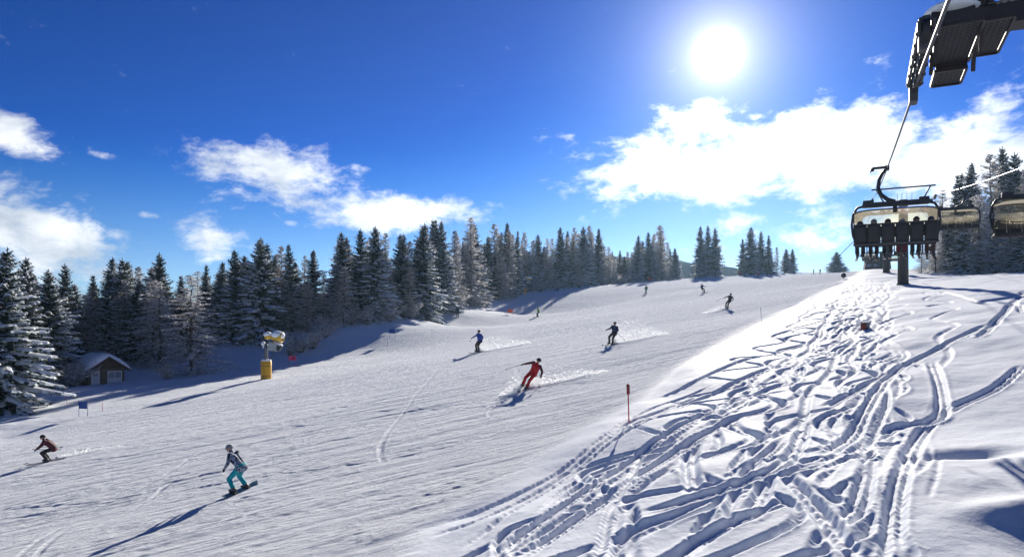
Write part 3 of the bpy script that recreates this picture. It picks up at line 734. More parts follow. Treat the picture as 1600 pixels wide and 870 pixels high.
# ------------------------------------------------------------------ hut
WOOD = mat('dark_wood', (.085, .052, .034), .8, .2, 4, bump=.3); WOOD2 = mat('brown_wall', (.13, .095, .062), .8, .15, 3, bump=.3)
WHITE = mat('white_frame', (.72, .73, .74), .5, .04, 4); GLASS = mat('window_glass', (.16, .19, .24), .12, .1, 2, spec=.6); DARK = mat('dark_steel', (.030, .030, .034), .5, .2, 5, metal=.3)
DOORM = mat('pale_door', (.46, .49, .53), .5, .06, 5)
def build_hut():
    hx, hy = hit(153, 596, base); hy += 0; z = gmin(hx, hy, 2.4)-.25
    root = empty('wooden_hut', (hx, hy, z), (0, 0, R(57))); root.scale = (.76, .76, .76)
    tag(root, 'small brown wooden hut with a thick snow cap on its roof', 'hut')
    W, D, Hw, Hr = 4.5, 4.2, 2.35, 1.45                      # gable front faces -Y
    w = MB()
    w.box((0, D/2-.05, Hw/2), (W, .1, Hw)); w.box((0, -D/2+.05, Hw/2), (W, .1, Hw))
    w.box((-W/2+.05, 0, Hw/2), (.1, D-.2, Hw)); w.box((W/2-.05, 0, Hw/2), (.1, D-.2, Hw))
    wall = w.build('wall', WOOD2, root)
    for k in range(9):
        for s in (-1, 1): MB().box((s*(W/2+.012), 0, .14+k*.26), (.03, D-.02, .235)).build('plank', WOOD2, wall)
    for s in (-1, 1):
        g = MB(); y = s*(D/2-.04); g.prism([(-W/2, y-.04, Hw+.003), (W/2, y-.04, Hw+.003), (0, y-.04, Hw+Hr)], (0, .08, 0)); gb = g.build('gable', WOOD, root)
        if s < 0:
            for k in range(15):
                x = -W/2+.15+k*.3; h = Hr*(1-abs(x)/(W/2))
                if h > .1: MB().box((x, y-.055, Hw+h/2-.02), (.27, .03, h)).build('board', WOOD, gb)
    ov = .55; th = math.atan2(Hr, W/2)
    rf = None
    for s in (-1, 1):
        rot = Matrix.Rotation(s*th, 3, 'Y'); Ls = (W/2+ov)/math.cos(th)
        c = Vector((s*(W/2+ov)/2, 0, Hw+Hr-(Ls/2)*math.sin(th)+.07))
        o = MB().box(c, (Ls, D+1.3, .10), rot).build('roof', WOOD, root)
    # thick rounded snow on the roof
    sc = MB(); nx, ny = 26, 14; top = []; bot = []
    rr = random.Random(2)
    for i in range(nx+1):
        u = -1+2*i/nx; x = u*(W/2+ov+.12); zr = Hw+Hr+.15-abs(x)*math.tan(th)
        for j in range(ny+1):
            v = -1+2*j/ny; y = v*(D/2+.75)
            e = (1-abs(u)**5)**.5*(1-abs(v)**6)**.5
            rid = Hw+Hr+.15-math.sqrt(x*x+.5)*math.tan(th)+.42
            top.append((x, y, max(zr, 0)+max(.02, (rid-zr+.42)*e)+rr.uniform(-.015, .015))); bot.append((x, y, zr-.01))
    k = (nx+1)*(ny+1); fs = []
    for i in range(nx):
        for j in range(ny):
            a = i*(ny+1)+j; fs.append((a, a+ny+1, a+ny+2, a+1)); fs.append((k+a+1, k+a+ny+2, k+a+ny+1, k+a))
    ring = [i*(ny+1) for i in range(nx+1)]+[nx*(ny+1)+j for j in range(1, ny+1)]+[i*(ny+1)+ny for i in range(nx-1, -1, -1)]+[j for j in range(ny-1, 0, -1)]
    for a, b in zip(ring, ring[1:]+ring[:1]): fs.append((b, a, k+a, k+b))
    sc.add(top+bot, fs); sc.build('snow_cap', SNOWCAP, root, True)
    yf = -D/2-.03
    d = MB().box((-1.38, yf, 1.0), (.84, .06, 1.95)).build('door', DOORM, root)
    for dx in (-.45, .45): MB().box((-1.38+dx, yf-.01, 1.02), (.09, .09, 2.02)).build('frame', WHITE, d)
    MB().box((-1.38, yf-.01, 2.06), (.99, .09, .09)).build('frame', WHITE, d)
    MB().box((-1.38, yf-.04, 1.62), (.6, .03, .38)).build('pane', GLASS, d)
    MB().tube([(-1.1, yf-.05, 1.0), (-1.1, yf-.10, 1.0), (-1.2, yf-.10, 1.0)], .015, 6).build('handle', DARK, d)
    wn = MB()
    for dx, sx in ((.15, .08), (1.0, .08), (1.85, .08)): wn.box((dx, yf-.01, 1.12), (sx, .09, 1.75))
    for zz in (.28, 1.96): wn.box((1.0, yf-.012, zz), (1.78, .085, .08))
    wo = wn.build('window', WHITE, root)
    for dx in (.575, 1.425):
        MB().box((dx, yf, 1.55), (.75, .03, .7)).build('pane', GLASS, wo); MB().box((dx, yf, .74), (.75, .035, .84)).build('shutter', DOORM, wo)
build_hut()

# ------------------------------------------------------------------ snow guns
YEL = mat('yellow_padding', (.62, .33, .02), .6, .12, 3, bump=.2); YEL2 = mat('yellow_drum', (.66, .42, .05), .45, .1, 4); STEEL = mat('grey_steel', (.16, .16, .17), .5, .15, 6, metal=.5)
BOXG = mat('grey_cabinet', (.30, .35, .34), .5, .1, 4); BLK = mat('black_rubber', (.018, .018, .02), .6, .2, 8)
def snow_gun(px, py, Htot, label, turn, cover=1.0):
    x, y = hit(px, py, ground); z = gmin(x, y, .5)-.1
    root = empty('snow_gun', (x, y, z), (0, 0, turn)); tag(root, label, 'snow gun', 'snow guns along the piste edge')
    s = Htot/4.7; P = lambda *a: Vector(a)*s
    pad = MB(); n = 14                                       # quilted foam wrap: six bulging staves
    vs = []; prof = [(0, .44), (.05, .46), (.9, .45), (1.75, .46), (1.82, .40)]
    for zz, rr in prof:
        for j in range(36): vs.append(P((rr+.03*abs(math.sin(j/36*math.pi*6)))*math.cos(j/36*6.283), (rr+.03*abs(math.sin(j/36*math.pi*6)))*math.sin(j/36*6.283), zz))
    pad.add(vs, [(i*36+j, i*36+(j+1) % 36, (i+1)*36+(j+1) % 36, (i+1)*36+j) for i in range(4) for j in range(36)]+[tuple(range(4*36, 5*36))])
    po = pad.build('padding', YEL, root, True)
    for zz in (.45, 1.35):
        st = MB(); st.tube([P(.49*math.cos(a*.349), .49*math.sin(a*.349), zz) for a in range(19)], .018*s, 5); st.build('strap', BLK, po)
    MB().ell(P(0, 0, 1.86), P(.47, .47, .13), 16, 8).build('snow_cap', SNOWCAP, root, True)
    MB().tube([P(0, 0, -.2), P(0, 0, 2.9), P(0, 0, 3.35)], [.17*s, .16*s, .15*s], 12).build('mast', STEEL, root, True)
    arm = MB(); arm.tube([P(0, 0, 3.1), P(.45, 0, 3.25), P(.75, 0, 3.55)], [.10*s, .09*s, .08*s], 8); arm.tube([P(.55, 0, 3.3), P(.62, 0, 3.9)], .09*s, 8); arm.build('swivel_arm', STEEL, root, True)
    cab = MB().box(P(.62, -.25, 3.12), P(.78, .5, .72), Matrix.Rotation(.12, 3, 'Y')).build('control_cabinet', BOXG, root, bevel=.03)
    MB().box(P(1.15, -.2, 3.05), P(.5, .45, .55), Matrix.Rotation(.5, 3, 'Y')).build('compressor', DARK, root, bevel=.04)
    cs = MB(); cs.ell(P(1.2, -.2, 3.36), P(.4, .33, .12), 12, 6, Matrix.Rotation(.4, 3, 'Y')); cs.build('snow_cap', SNOWCAP, root, True)
    # turbine drum lying on its side, open end to the right
    ax = Vector((1, -.15, -.12)).normalized(); c0 = P(.45, 0, 4.1)
    prof = [(0, .0), (0, .26), (.13, .34), (.4, .38), (.85, .45), (1.08, .48), (1.08, .43), (.7, .38), (.5, .2), (.5, 0)]
    a = ax.orthogonal().normalized(); b = ax.cross(a); vs = []; m = 24
    for u, rr in prof:
        for j in range(m): vs.append(c0+ax*(u*s)+(a*math.cos(j*6.283/m)+b*math.sin(j*6.283/m))*(max(rr, .004)*s))
    dr = MB().add(vs, [(i*m+j, i*m+(j+1) % m, (i+1)*m+(j+1) % m, (i+1)*m+j) for i in range(len(prof)-1) for j in range(m)]).build('drum', YEL2, root, True)
    for k in range(10):
        an = k*.628; q = c0+ax*(.6*s)
        MB().add([q+(a*math.cos(an)+b*math.sin(an))*.08*s, q+(a*math.cos(an)+b*math.sin(an))*.42*s, q+ax*.08*s+(a*math.cos(an+.3)+b*math.sin(an+.3))*.42*s, q+ax*.05*s+(a*math.cos(an+.3)+b*math.sin(an+.3))*.08*s], [(0, 1, 2, 3)]).build('blade', DARK, dr)
    sc = MB(); c1 = c0+ax*.62*s+Vector((0, 0, .17*s)); sc.ell(c1, P(.66, .50, .38*cover), 18, 10, frame((0, 0, 1), (0, 1, 0)) @ Matrix.Rotation(.1, 3, 'Y')); sc.build('drum_snow', SNOWCAP, root, True)
    mt = MB().ell(P(.15, 0, 4.12), P(.34, .34, .36), 16, 10).build('motor_housing', YEL2, root, True)
    MB().ell(P(.12, 0, 4.25), P(.38, .37, .28), 16, 8).build('snow_cap', SNOWCAP, root, True)
    hs = MB(); hs.tube([P(.7, -.2, 2.8), P(.72, -.3, 2.35), P(.5, -.3, 2.05), P(.3, -.25, 1.9)], .035*s, 6); hs.build('hose', BLK, root, True)
    lp = MB(); lp.tube([P(-.25, 0, 3.0), P(-.28, 0, 3.3)], .07*s, 8); lp.ell(P(-.28, 0, 3.42), P(.2, .2, .2), 10, 6); lp.build('sensor_with_snow', SNOWCAP, root, True)
    return root
snow_gun(416, 592, 4.75, 'yellow snow gun with padded base beside the shaded piste edge', .1)
snow_gun(820, 460, 4.9, 'distant snow gun half hidden against the forest, drum capped with snow', .1, 1.1)

# ------------------------------------------------------------------ slalom gates, marker poles, sign
REDP = mat('red_plastic', (.50, .025, .02), .5, .1, 5); BLUEP = mat('blue_panel', (.02, .06, .25), .6, .1, 5); PINK = mat('pink_panel', (.62, .03, .12), .6, .1, 5); ORNG = mat('orange_red_panel', (.62, .07, .02), .6, .1, 5)
POLEM = {'r': REDP, 'b': BLUEP}
def gate(px, py, w, h, ph, colr, label, skew=0.0):
    x, y = hit(px, py, ground); root = empty('slalom_gate', (x, y, gz(x, y)), (0, 0, skew)); tag(root, label, 'gate', 'slalom gates along the piste edge')
    for s in (-1, 1):
        zz = gz(x+s*w/2*math.cos(skew), y+s*w/2*math.sin(skew))-gz(x, y)
        MB().tube([(s*w/2, 0, zz-.2), (s*w/2+rng.uniform(-.04, .04), 0, h)], .018, 6).build('pole', BLUEP if colr is BLUEP else REDP, root, True)
    p = MB(); n = 6; vs = []
    for i in range(n+1):
        u = i/n; yy = .05*math.sin(u*5)
        vs += [(-w/2+w*u, yy-.006, h-.12-ph), (-w/2+w*u, yy-.006, h-.12), (-w/2+w*u, yy+.006, h-.12-ph), (-w/2+w*u, yy+.006, h-.12)]
    fs = []
    for i in range(n):
        a = i*4; b = a+4; fs += [(a, b, b+1, a+1), (a+2, a+3, b+3, b+2), (a+1, b+1, b+3, a+3), (a, a+2, b+2, b)]
    fs += [(0, 1, 3, 2), (n*4, n*4+2, n*4+3, n*4+1)]
    p.add(vs, fs).build('panel', colr, root)
gate(130, 650, .62, 1.15, .5, BLUEP, 'blue slalom gate in the shaded snow below the hut')
gate(457, 572, .75, 1.25, .5, PINK, 'pink slalom gate right of the near snow gun')
gate(613, 529, .75, 1.35, .55, BLUEP, 'blue slalom gate in the forest shadow, middle of the left edge')
gate(797, 492, .95, 1.2, .65, ORNG, 'orange-red slalom gate in sun below the far snow gun')
gate(869, 458, 1.0, 1.3, .7, BLUEP, 'small blue slalom gate in shadow right of the far snow gun')
gate(1016, 440, 1.3, 1.5, .8, ORNG, 'red slalom gate on the crest below the last forest trees')
def marker(px, py, hpx, label, r0=.016, thick=0.0, lean=(0, 0), m=None, cat='marker pole'):
    x, y = hit(px, py, ground); h = hpx/F*y; z = gz(x, y); root = empty('marker_pole', (x, y, z)); tag(root, label, cat, 'marker poles on the snow')
    top = Vector((lean[0]*h, lean[1]*h, h))
    MB().tube([(0, 0, -.25), top], r0, 8).build('rod', m or REDP, root, True)
    if thick: MB().tube([top*.72, top*.74, top*.97, top*1.0], [r0*1.2, thick, thick*1.1, thick*.5], 10).build('sleeve', mat('dark_red_sleeve', (.22, .012, .02), .6, .1, 5), root, True)
    return root
marker(983, 660, 60, 'red marker pole with thick dark sleeve at the piste edge', .020, .052, (-.03, 0))
marker(1190, 507, 27, 'thin faint marker pole on the rim of the tracked bank', .014, 0, (-.05, 0), STEEL)
marker(160, 642, 14, 'thin red stick in shaded snow right of the blue gate', .016)
marker(606, 541, 17, 'thin dark stick below the middle blue gate', .015, 0, (0, 0), STEEL)
marker(862, 482, 18, 'thin red stick below the far small blue gate', .018)
marker(107, 632, 14, 'leaning red stick in shaded snow left of the blue gate', .014, 0, (-.4, 0))
sp_ = marker(1318, 437, 9, 'short post with a round black disc on the crest', .03, 0, (0, 0), DARK, 'sign')
MB().tube([(0, -.03, .62), (0, .03, .62)], .38, 20).build('disc', DARK, sp_, True)
def snow_box():
    x, y = hit(1352, 514, ground); z = gmin(x, y, .3)-.06; root = empty('padded_box', (x, y, z), (0, 0, R(38))); root.scale = (.72, .72, .8); tag(root, 'small red and grey padded box standing in the tracked bank', 'box')
    a = MB().box((0, 0, .30), (.50, .46, .62)).build('body', mat('grey_canvas', (.12, .14, .16), .7, .15, 5), root, bevel=.03)
    MB().box((-.265, 0, .30), (.025, .44, .58)).build('red_panel', mat('faded_red', (.24, .045, .025), .7, .15, 5), root, bevel=.01)
    MB().box((0, 0, .63), (.54, .50, .05)).build('lid', DARK, root, bevel=.015)
    MB().ell((.02, 0, .67), (.24, .22, .05), 12, 6).build('snow_cap', SNOWCAP, root, True)
snow_box()

# ------------------------------------------------------------------ people
def cloth(name, c, pat=None):
    if name in MATS: return MATS[name]
    if not pat: return mat(name, c, .75, .12, 9, bump=.4)
    m = bpy.data.materials.new(name); m.use_nodes = True; g = NG(m.node_tree); p = g.n['Principled BSDF']
    vo = g.node('ShaderNodeTexVoronoi'); g.l.new(g.node('ShaderNodeTexCoord').outputs['Object'], vo.inputs['Vector']); vo.inputs['Scale'].default_value = 20
    g.l.new(g.mix(g.m('GREATER_THAN', g.v('DOT_PRODUCT', vo.outputs['Color'], (.6, .4, 0)), .52), (*c, 1), (*pat, 1)), p.inputs['Base Color']); p.inputs['Roughness'].default_value = .75
    MATS[name] = m; return m
SKIN = mat('skin', (.42, .25, .18), .6, .05, 8); GOG = mat('goggle_lens', (.03, .02, .03), .15, .1, 4, spec=.7); BOOT = mat('ski_boot', (.06, .06, .065), .4, .1, 6)
SKIM = mat('ski_top', (.08, .08, .10), .8, .2, 6, spec=.1); POLE = mat('ski_pole', (.10, .10, .11), .4, .1, 6, metal=.4)
POSES = {
 'ski': dict(ank=[(.15, 0, .14), (-.15, 0, .14)], knee=[(.17, .20, .50), (-.17, .20, .50)], hip=[(.10, -.08, .88), (-.10, -.08, .88)], pel=(0, -.09, .93), ch=(0, .10, 1.24), neck=(0, .17, 1.43), head=(0, .23, 1.58),
             sh=[(.20, .12, 1.37), (-.20, .12, 1.37)], elb=[(.36, .10, 1.12), (-.36, .10, 1.12)], hand=[(.42, .34, 1.00), (-.42, .34, 1.00)]),
 'stand': dict(ank=[(.13, 0, .14), (-.13, 0, .14)], knee=[(.14, .06, .52), (-.14, .06, .52)], hip=[(.10, -.02, .93), (-.10, -.02, .93)], pel=(0, -.02, .98), ch=(0, .02, 1.30), neck=(0, .04, 1.50), head=(0, .07, 1.66),
             sh=[(.20, .03, 1.44), (-.20, .03, 1.44)], elb=[(.30, .02, 1.16), (-.30, .02, 1.16)], hand=[(.30, .20, .98), (-.30, .20, .98)]),
 'tuck': dict(ank=[(.14, 0, .14), (-.14, 0, .14)], knee=[(.16, .28, .46), (-.16, .28, .46)], hip=[(.10, -.20, .70), (-.10, -.20, .70)], pel=(0, -.22, .75), ch=(0, .10, 1.00), neck=(0, .27, 1.14), head=(0, .36, 1.27),
             sh=[(.20, .20, 1.10), (-.20, .20, 1.10)], elb=[(.30, .34, .84), (-.30, .34, .84)], hand=[(.28, .50, .66), (-.28, .50, .66)]),
 'wide': dict(ank=[(.13, 0, .14), (-.13, 0, .14)], knee=[(.14, .16, .52), (-.14, .16, .52)], hip=[(.10, -.06, .90), (-.10, -.06, .90)], pel=(0, -.07, .95), ch=(0, .08, 1.27), neck=(0, .13, 1.46), head=(0, .19, 1.61),
             sh=[(.20, .10, 1.40), (-.20, .10, 1.40)], elb=[(.44, .08, 1.22), (-.44, .08, 1.22)], hand=[(.58, .26, 1.04), (-.58, .26, 1.04)]),
 'board': dict(ank=[(.30, .0, .14), (-.30, .0, .14)], knee=[(.26, .22, .46), (-.24, .22, .46)], hip=[(.11, -.14, .80), (-.10, -.14, .80)], pel=(0, -.16, .86), ch=(.0, .08, 1.16), neck=(.0, .18, 1.36), head=(-.02, .27, 1.50),
             sh=[(.19, .12, 1.30), (-.19, .12, 1.30)], elb=[(.36, .10, 1.04), (-.32, .12, 1.02)], hand=[(.34, .30, .86), (-.26, .34, .84)]),
 'sit': dict(ank=[(.11, .52, -.40), (-.11, .52, -.40)], knee=[(.12, .48, .04), (-.12, .48, .04)], hip=[(.10, .05, .08), (-.10, .05, .08)], pel=(0, .02, .12), ch=(0, -.02, .45), neck=(0, .0, .66), head=(0, .03, .82),
             sh=[(.19, -.01, .59), (-.19, -.01, .59)], elb=[(.25, .10, .32), (-.25, .10, .32)], hand=[(.16, .36, .24), (-.16, .36, .24)]),
}
def body_mesh(pose, voxel=.020):
    J = POSES[pose]; V = Vector; prims = []
    def cap(a, b, ra, rb, reg): prims.append((V(a), V(b), ra, rb, reg))
    pel, ch, neck, head = V(J['pel']), V(J['ch']), V(J['neck']), V(J['head'])
    hf = (V((0, .25, .0))+(head-neck)*.0)
    cap(pel+V((.06, 0, 0)), pel-V((.06, 0, 0)), .155, .155, 1)
    for s in (.085, -.085): cap(pel+V((s*.8, 0, .02)), ch+V((s, 0, 0)), .14, .155, 0)
    for s in (.10, -.10): cap(ch+V((s*.8, 0, -.02)), neck+V((s*.9, -.02, -.10)), .15, .10, 0)
    cap(pel+V((.07, -.01, -.06)), pel+V((-.07, -.01, -.06)), .165, .165, 0)
    cap(neck-V((0, .01, .08)), neck+(head-neck)*.5, .075, .062, 0)
    cap(head+V((0, -.01, .015)), head+V((0, .01, -.03)), .098, .088, 2)
    cap(head+V((0, .055, -.075)), head+V((0, .065, -.085)), .045, .04, 2)
    cap(head+V((0, .095, -.025)), head+V((0, .112, -.045)), .016, .018, 2)
    for i, sx in ((0, 1), (1, -1)):
        hip, kn, an = V(J['hip'][i]), V(J['knee'][i]), V(J['ank'][i]); sh, el, ha = V(J['sh'][i]), V(J['elb'][i]), V(J['hand'][i])
        cap(hip, kn, .118, .085, 1); cap(kn, kn+(an-kn)*.5, .083, .082, 1); cap(kn+(an-kn)*.5, an+(kn-an)*.15, .082, .088, 1)
        fwd = V((0, 1, 0)) if pose != 'sit' else V((0, .96, .28))
        cap(an+(kn-an)*.30, an, .075, .072, 3); cap(an-V((0, 0, .06))-fwd*.07, an-V((0, 0, .07))+fwd*.17, .066, .056, 3)
        cap(sh+(ch-sh)*.15, sh, .10, .088, 5); cap(sh, el, .080, .064, 5); cap(el, ha+(el-ha)*.12, .064, .050, 5)
        d = (ha-el).normalized(); side = d.cross(V((0, 0, 1))).normalized()*sx; up = side.cross(d)
        cap(ha, ha+d*.07, .043, .044, 4)
        for k in range(4):
            o = ha+d*.085+side*(.034-.023*k)*1.0; L = (.042, .052, .048, .036)[k]
            m = o+d*L*.8-up*sx*.012-V((0, 0, .015)); cap(o, m, .0165, .016, 4); cap(m, m-V((0, 0, .035))-d*.012, .016, .0145, 4)
        t0 = ha+d*.02-side*.03; cap(t0, t0+d*.045-side*.03, .018, .017, 4); cap(t0+d*.045-side*.03, t0+d*.075-side*.022-V((0, 0, .015)), .017, .015, 4)
    mb = MB()
    for a, b, ra, rb, reg in prims:
        ax = b-a; L = max(ax.length, 1e-4); q = ax.normalized() if ax.length > 1e-5 else V((0, 0, 1))
        pts = []; rs = []
        for k in range(5): th = -math.pi/2+k*math.pi/8; pts.append(a+q*(ra*math.sin(th))); rs.append(max(ra*math.cos(th), .0015))
        for k in range(5): th = k*math.pi/8; pts.append(b+q*(rb*math.sin(th))+q*.0001*(k == 0)); rs.append(max(rb*math.cos(th), .0015))
        mb.tube(pts, rs, 12)
    me = mb.mesh('tmp', [SKIN]); o = bpy.data.objects.new('tmp', me); COL.objects.link(o)
    rm = o.modifiers.new('r', 'REMESH'); rm.mode = 'VOXEL'; rm.voxel_size = voxel
    sm = o.modifiers.new('s', 'SMOOTH'); sm.factor = .5; sm.iterations = 3
    dg = bpy.context.evaluated_depsgraph_get(); out = bpy.data.meshes.new_from_object(o.evaluated_get(dg))
    bpy.data.objects.remove(o); bpy.data.meshes.remove(me)
    n = len(out.polygons); cen = np.empty(n*3, np.float32); out.polygons.foreach_get('center', cen); cen = cen.reshape(-1, 3)
    best = np.full(n, 1e9); reg = np.zeros(n, np.int32)
    for a, b, ra, rb, rg in prims:
        a = np.array(a); b = np.array(b); ab = b-a; t = np.clip(((cen-a) @ ab)/max(ab @ ab, 1e-9), 0, 1)
        dd = np.linalg.norm(cen-(a+t[:, None]*ab), axis=1)-(ra+(rb-ra)*t)
        k = dd < best; best[k] = dd[k]; reg[k] = rg
    out.materials.clear()
    for i in range(6): out.materials.append(SKIN)
    out.polygons.foreach_set('material_index', reg); out.polygons.foreach_set('use_smooth', np.ones(n, bool)); out.update()
    return out
BODY = {}
def dressed(pose, jacket, pants, gloves, boots=None, sleeves=None):
    if pose not in BODY: BODY[pose] = body_mesh(pose)
    me = BODY[pose].copy(); me.name = 'body'
    for i, m in enumerate((jacket, pants, SKIN, boots or BOOT, gloves, sleeves or jacket)): me.materials[i] = m
    return me
def headgear(root, pose, hm, hat=False):
    h = Vector(POSES[pose]['head'])
    mb = MB(); n = 16; k = 9; vs = []
    for i in range(k+1):
        ph = R(-12)+(R(90)-R(-12))*i/k
        for j in range(n):
            th = 6.283*j/n; rr = .122 if not hat else .116
            cut = 0 if math.sin(th) < .3 else .035*(math.sin(th)-.3)*(1-i/k)
            vs.append(h+Vector((rr*math.cos(ph)*math.cos(th), -.012+rr*1.12*math.cos(ph)*math.sin(th), .02+rr*1.02*math.sin(ph)+cut)))
    mb.add(vs, [(i*n+j, i*n+(j+1) % n, (i+1)*n+(j+1) % n, (i+1)*n+j) for i in range(k) for j in range(n)])
    mb.build('woolly_hat' if hat else 'helmet', hm, root, True)
    g = MB(); vs = []
    for j in range(9):
        th = R(25)+R(130)*j/8
        for zz, rr in ((-.035, .108), (-.03, .122), (.028, .122), (.034, .108)): vs.append(h+Vector((rr*math.cos(th), rr*1.06*math.sin(th), zz)))
    g.add(vs, [(j*4+a, j*4+a+1, j*4+a+5, j*4+a+4) for j in range(8) for a in range(3)]); g.build('goggles', GOG, root, True)
def ski_mesh(L=1.7, w=.085):
    mb = MB(); vs = []; n = 16
    for i in range(n+1):
        u = i/n; y = -L*.45+L*u; ww = w*(.5+.14*(2*u-1)**2)*(1 if .04 < u < .94 else .62 if u >= .94 else .85)
        z = .0+.12*max(0, (u-.86)/.14)**2
        vs += [(-ww, y, z), (ww, y, z), (ww, y, z+.018), (-ww, y, z+.018)]
    fs = []
    for i in range(n):
        a = i*4; b = a+4
        for p, q in ((0, 1), (1, 2), (2, 3), (3, 0)): fs.append((a+q, a+p, b+p, b+q))
    fs += [(0, 1, 2, 3), (n*4+3, n*4+2, n*4+1, n*4)]
    mb.add(vs, fs); mb.box((0, -.0, .04), (.07, .34, .05)); return mb.mesh('ski', [SKIM], False)
SKI = ski_mesh()
def board_mesh():
    mb = MB(); n = 20; vs = []; L, w = 1.52, .26
    for i in range(n+1):
        u = -1+2*i/n; y = u*L/2; e = max(0, (abs(u)-.82)/.18); ww = (w/2)*(1+.10*u*u)*math.sqrt(max(1-e*e, .02)); z = .16*e*e*.7
        vs += [(-ww, y, z), (ww, y, z), (ww, y, z+.014), (-ww, y, z+.014)]
    fs = []
    for i in range(n):
        a = i*4; b = a+4
        for p, q in ((0, 1), (1, 2), (2, 3), (3, 0)): fs.append((a+q, a+p, b+p, b+q))
    fs += [(0, 1, 2, 3), (n*4+3, n*4+2, n*4+1, n*4)]
    return mb.add(vs, fs)
PEOPLE = []
def person(px, py, hpx, head_dir, lean, pose, cols, label, poles=(), group=None, hat=False, hm=None, far=False, fwd_lean=0):
    x, y = hit(px, py, ground); zg = gz(x, y); hx, hy = Vector(head_dir).normalized()
    body_h = POSES[pose]['head'][2]+.13
    want = hpx/F*y/(body_h*math.cos(lean)); sc = min(max(want, .9), 1.12)
    PEOPLE.append((label, round(y, 1), round(want, 2)))
    M = Matrix.Rotation(lean, 4, 'Y') @ Matrix.Rotation(math.atan2(-hx, hy), 4, 'Z') @ Matrix.Rotation(-fwd_lean, 4, 'X')
    lo = min((M @ (Vector(a)-Vector((0, 0, .14))))[2] for a in POSES[pose]['ank'])*sc
    root = empty('person', (x, y, zg+.035-lo)); root.matrix_world = Matrix.Translation(root.location) @ M @ Matrix.Scale(sc, 4)
    tag(root, label, 'person', group)
    jm, pm, gm, hmm = cols
    b = bpy.data.objects.new('body', dressed(pose, jm, pm, gm, None, MAROON if jm is REDC else None)); COL.objects.link(b); b.parent = root
    headgear(root, pose, hmm, hat)
    W = root.matrix_world.copy(); Wi = W.inverted()
    tx = Vector((hx, hy, 0)); e = .6
    slope = (gz(x+hx*e, y+hy*e)-gz(x-hx*e, y-hy*e))/(2*e); f = Vector((hx, hy, slope)).normalized()
    if pose == 'board':
        d = W.to_3x3() @ Vector((-1, 0, 0)); d.z = 0; d.normalize(); sl_ = (gz(x+d.x*.6, y+d.y*.6)-gz(x-d.x*.6, y-d.y*.6))/1.2
        fr = frame((-.25*d.y, .25*d.x, 1), (d.x, d.y, sl_)).to_4x4()
        o = board_mesh().build('snowboard', mat('snowboard', (.30, .34, .36), .35, .2, 4), root); o.matrix_parent_inverse = Matrix.Identity(4)
        o.matrix_local = Wi @ (Matrix.Translation((x, y, zg+.02)) @ fr)
        for i in (0, 1):
            a = POSES[pose]['ank'][i]; MB().box((0, (-.30 if i == 0 else .30), .045), (.22, .13, .06)).build('binding', BLK, o, bevel=.01)
    else:
        for i in (0, 1):
            a = W @ (Vector(POSES[pose]['ank'][i])-Vector((0, 0, .135))); zz = max(gz(a.x, a.y)+.01, a.z-.03)
            o = bpy.data.objects.new('ski', SKI); COL.objects.link(o); o.parent = root
            upv = (W.to_3x3() @ Vector((0, 0, 1)))*.5+Vector((0, 0, .5))
            o.matrix_local = Wi @ (Matrix.Translation((a.x, a.y, zz)) @ frame(upv, f).to_4x4())
    for i, dirv in poles:
        h = W @ (Vector(POSES[pose]['hand'][i])+Vector((0, .04, 0))); d = Vector(dirv).normalized(); t = h+d*1.05
        o = MB(); o.tube([h-d*.12, h+d*.02], .018, 6); o.tube([h+d*.02, t], .011, 6); o.tube([t-d*.07, t-d*.065], .045, 8)
        po = o.build('ski_pole', POLE); tag(po, f"dark ski pole in the {'right' if i == 0 else 'left'} hand of the {label.split(' ski')[0].split(' leaning')[0].split(' coming')[0]} figure", 'ski pole', 'ski poles')
    return root
C = cloth
BLACKC = C('black_cloth', (.020, .018, .020)); NAVY = C('navy_jacket', (.018, .030, .085)); BLUE = C('blue_jacket', (.015, .055, .32)); REDC = C('red_suit', (.46, .012, .018)); MAROON = C('maroon_sleeves', (.10, .012, .025))
DKRED = C('dark_red_jacket', (.085, .014, .022)); BROWNC = C('brown_trousers', (.055, .030, .025)); TEAL = C('teal_trousers', (.0, .30, .36)); CHECK = C('chequered_jacket', (.02, .03, .06), (.26, .32, .42)); GREYH = C('grey_helmet', (.22, .22, .25))
GREEN = C('green_jacket', (.08, .26, .04)); TEALJ = C('teal_green_jacket', (.02, .20, .14)); DKTEAL = C('dark_teal_jacket', (.02, .07, .075)); BRT = C('dark_green_trousers', (.05, .08, .04)); REDJ = C('red_jacket', (.45, .03, .03)); LBLUE = C('pale_blue_jacket', (.10, .22, .35))
person(74, 722, 40, (-.96, -.30), .12, 'tuck', (DKRED, BLACKC, BLACKC, BLACKC), 'crouching skier in dark red at the far left', [(0, (.55, .8, -.12)), (1, (.75, .6, -.1))])
person(375, 768, 60, (-.80, .30), -.10, 'board', (CHECK, TEAL, BLACKC, GREYH), 'snowboarder in chequered jacket and teal trousers')
person(818, 609, 45, (-.42, -.90), .55, 'wide', (REDC, REDC, BLACKC, BLACKC), 'red-suited skier leaning hard into a turn', [(0, (-.75, .3, -.25)), (1, (.7, .6, -.2))])
person(746, 551, 34, (-.70, -.70), .16, 'wide', (BLUE, BROWNC, BLACKC, BLACKC), 'blue-jacketed skier coming down mid piste', [(0, (-.2, .85, -.3))])
person(954, 539, 34, (-.62, -.78), .28, 'ski', (NAVY, BROWNC, BLACKC, BLACKC), 'navy-jacketed skier leaning slightly, right of the blue one', [(1, (.65, .5, -.6))])
person(1135, 482, 21, (-.75, -.65), .38, 'wide', (BLACKC, BROWNC, BLACKC, BLACKC), 'all-black skier leaning downhill on the upper piste', [(0, (-.5, .8, -.3))])
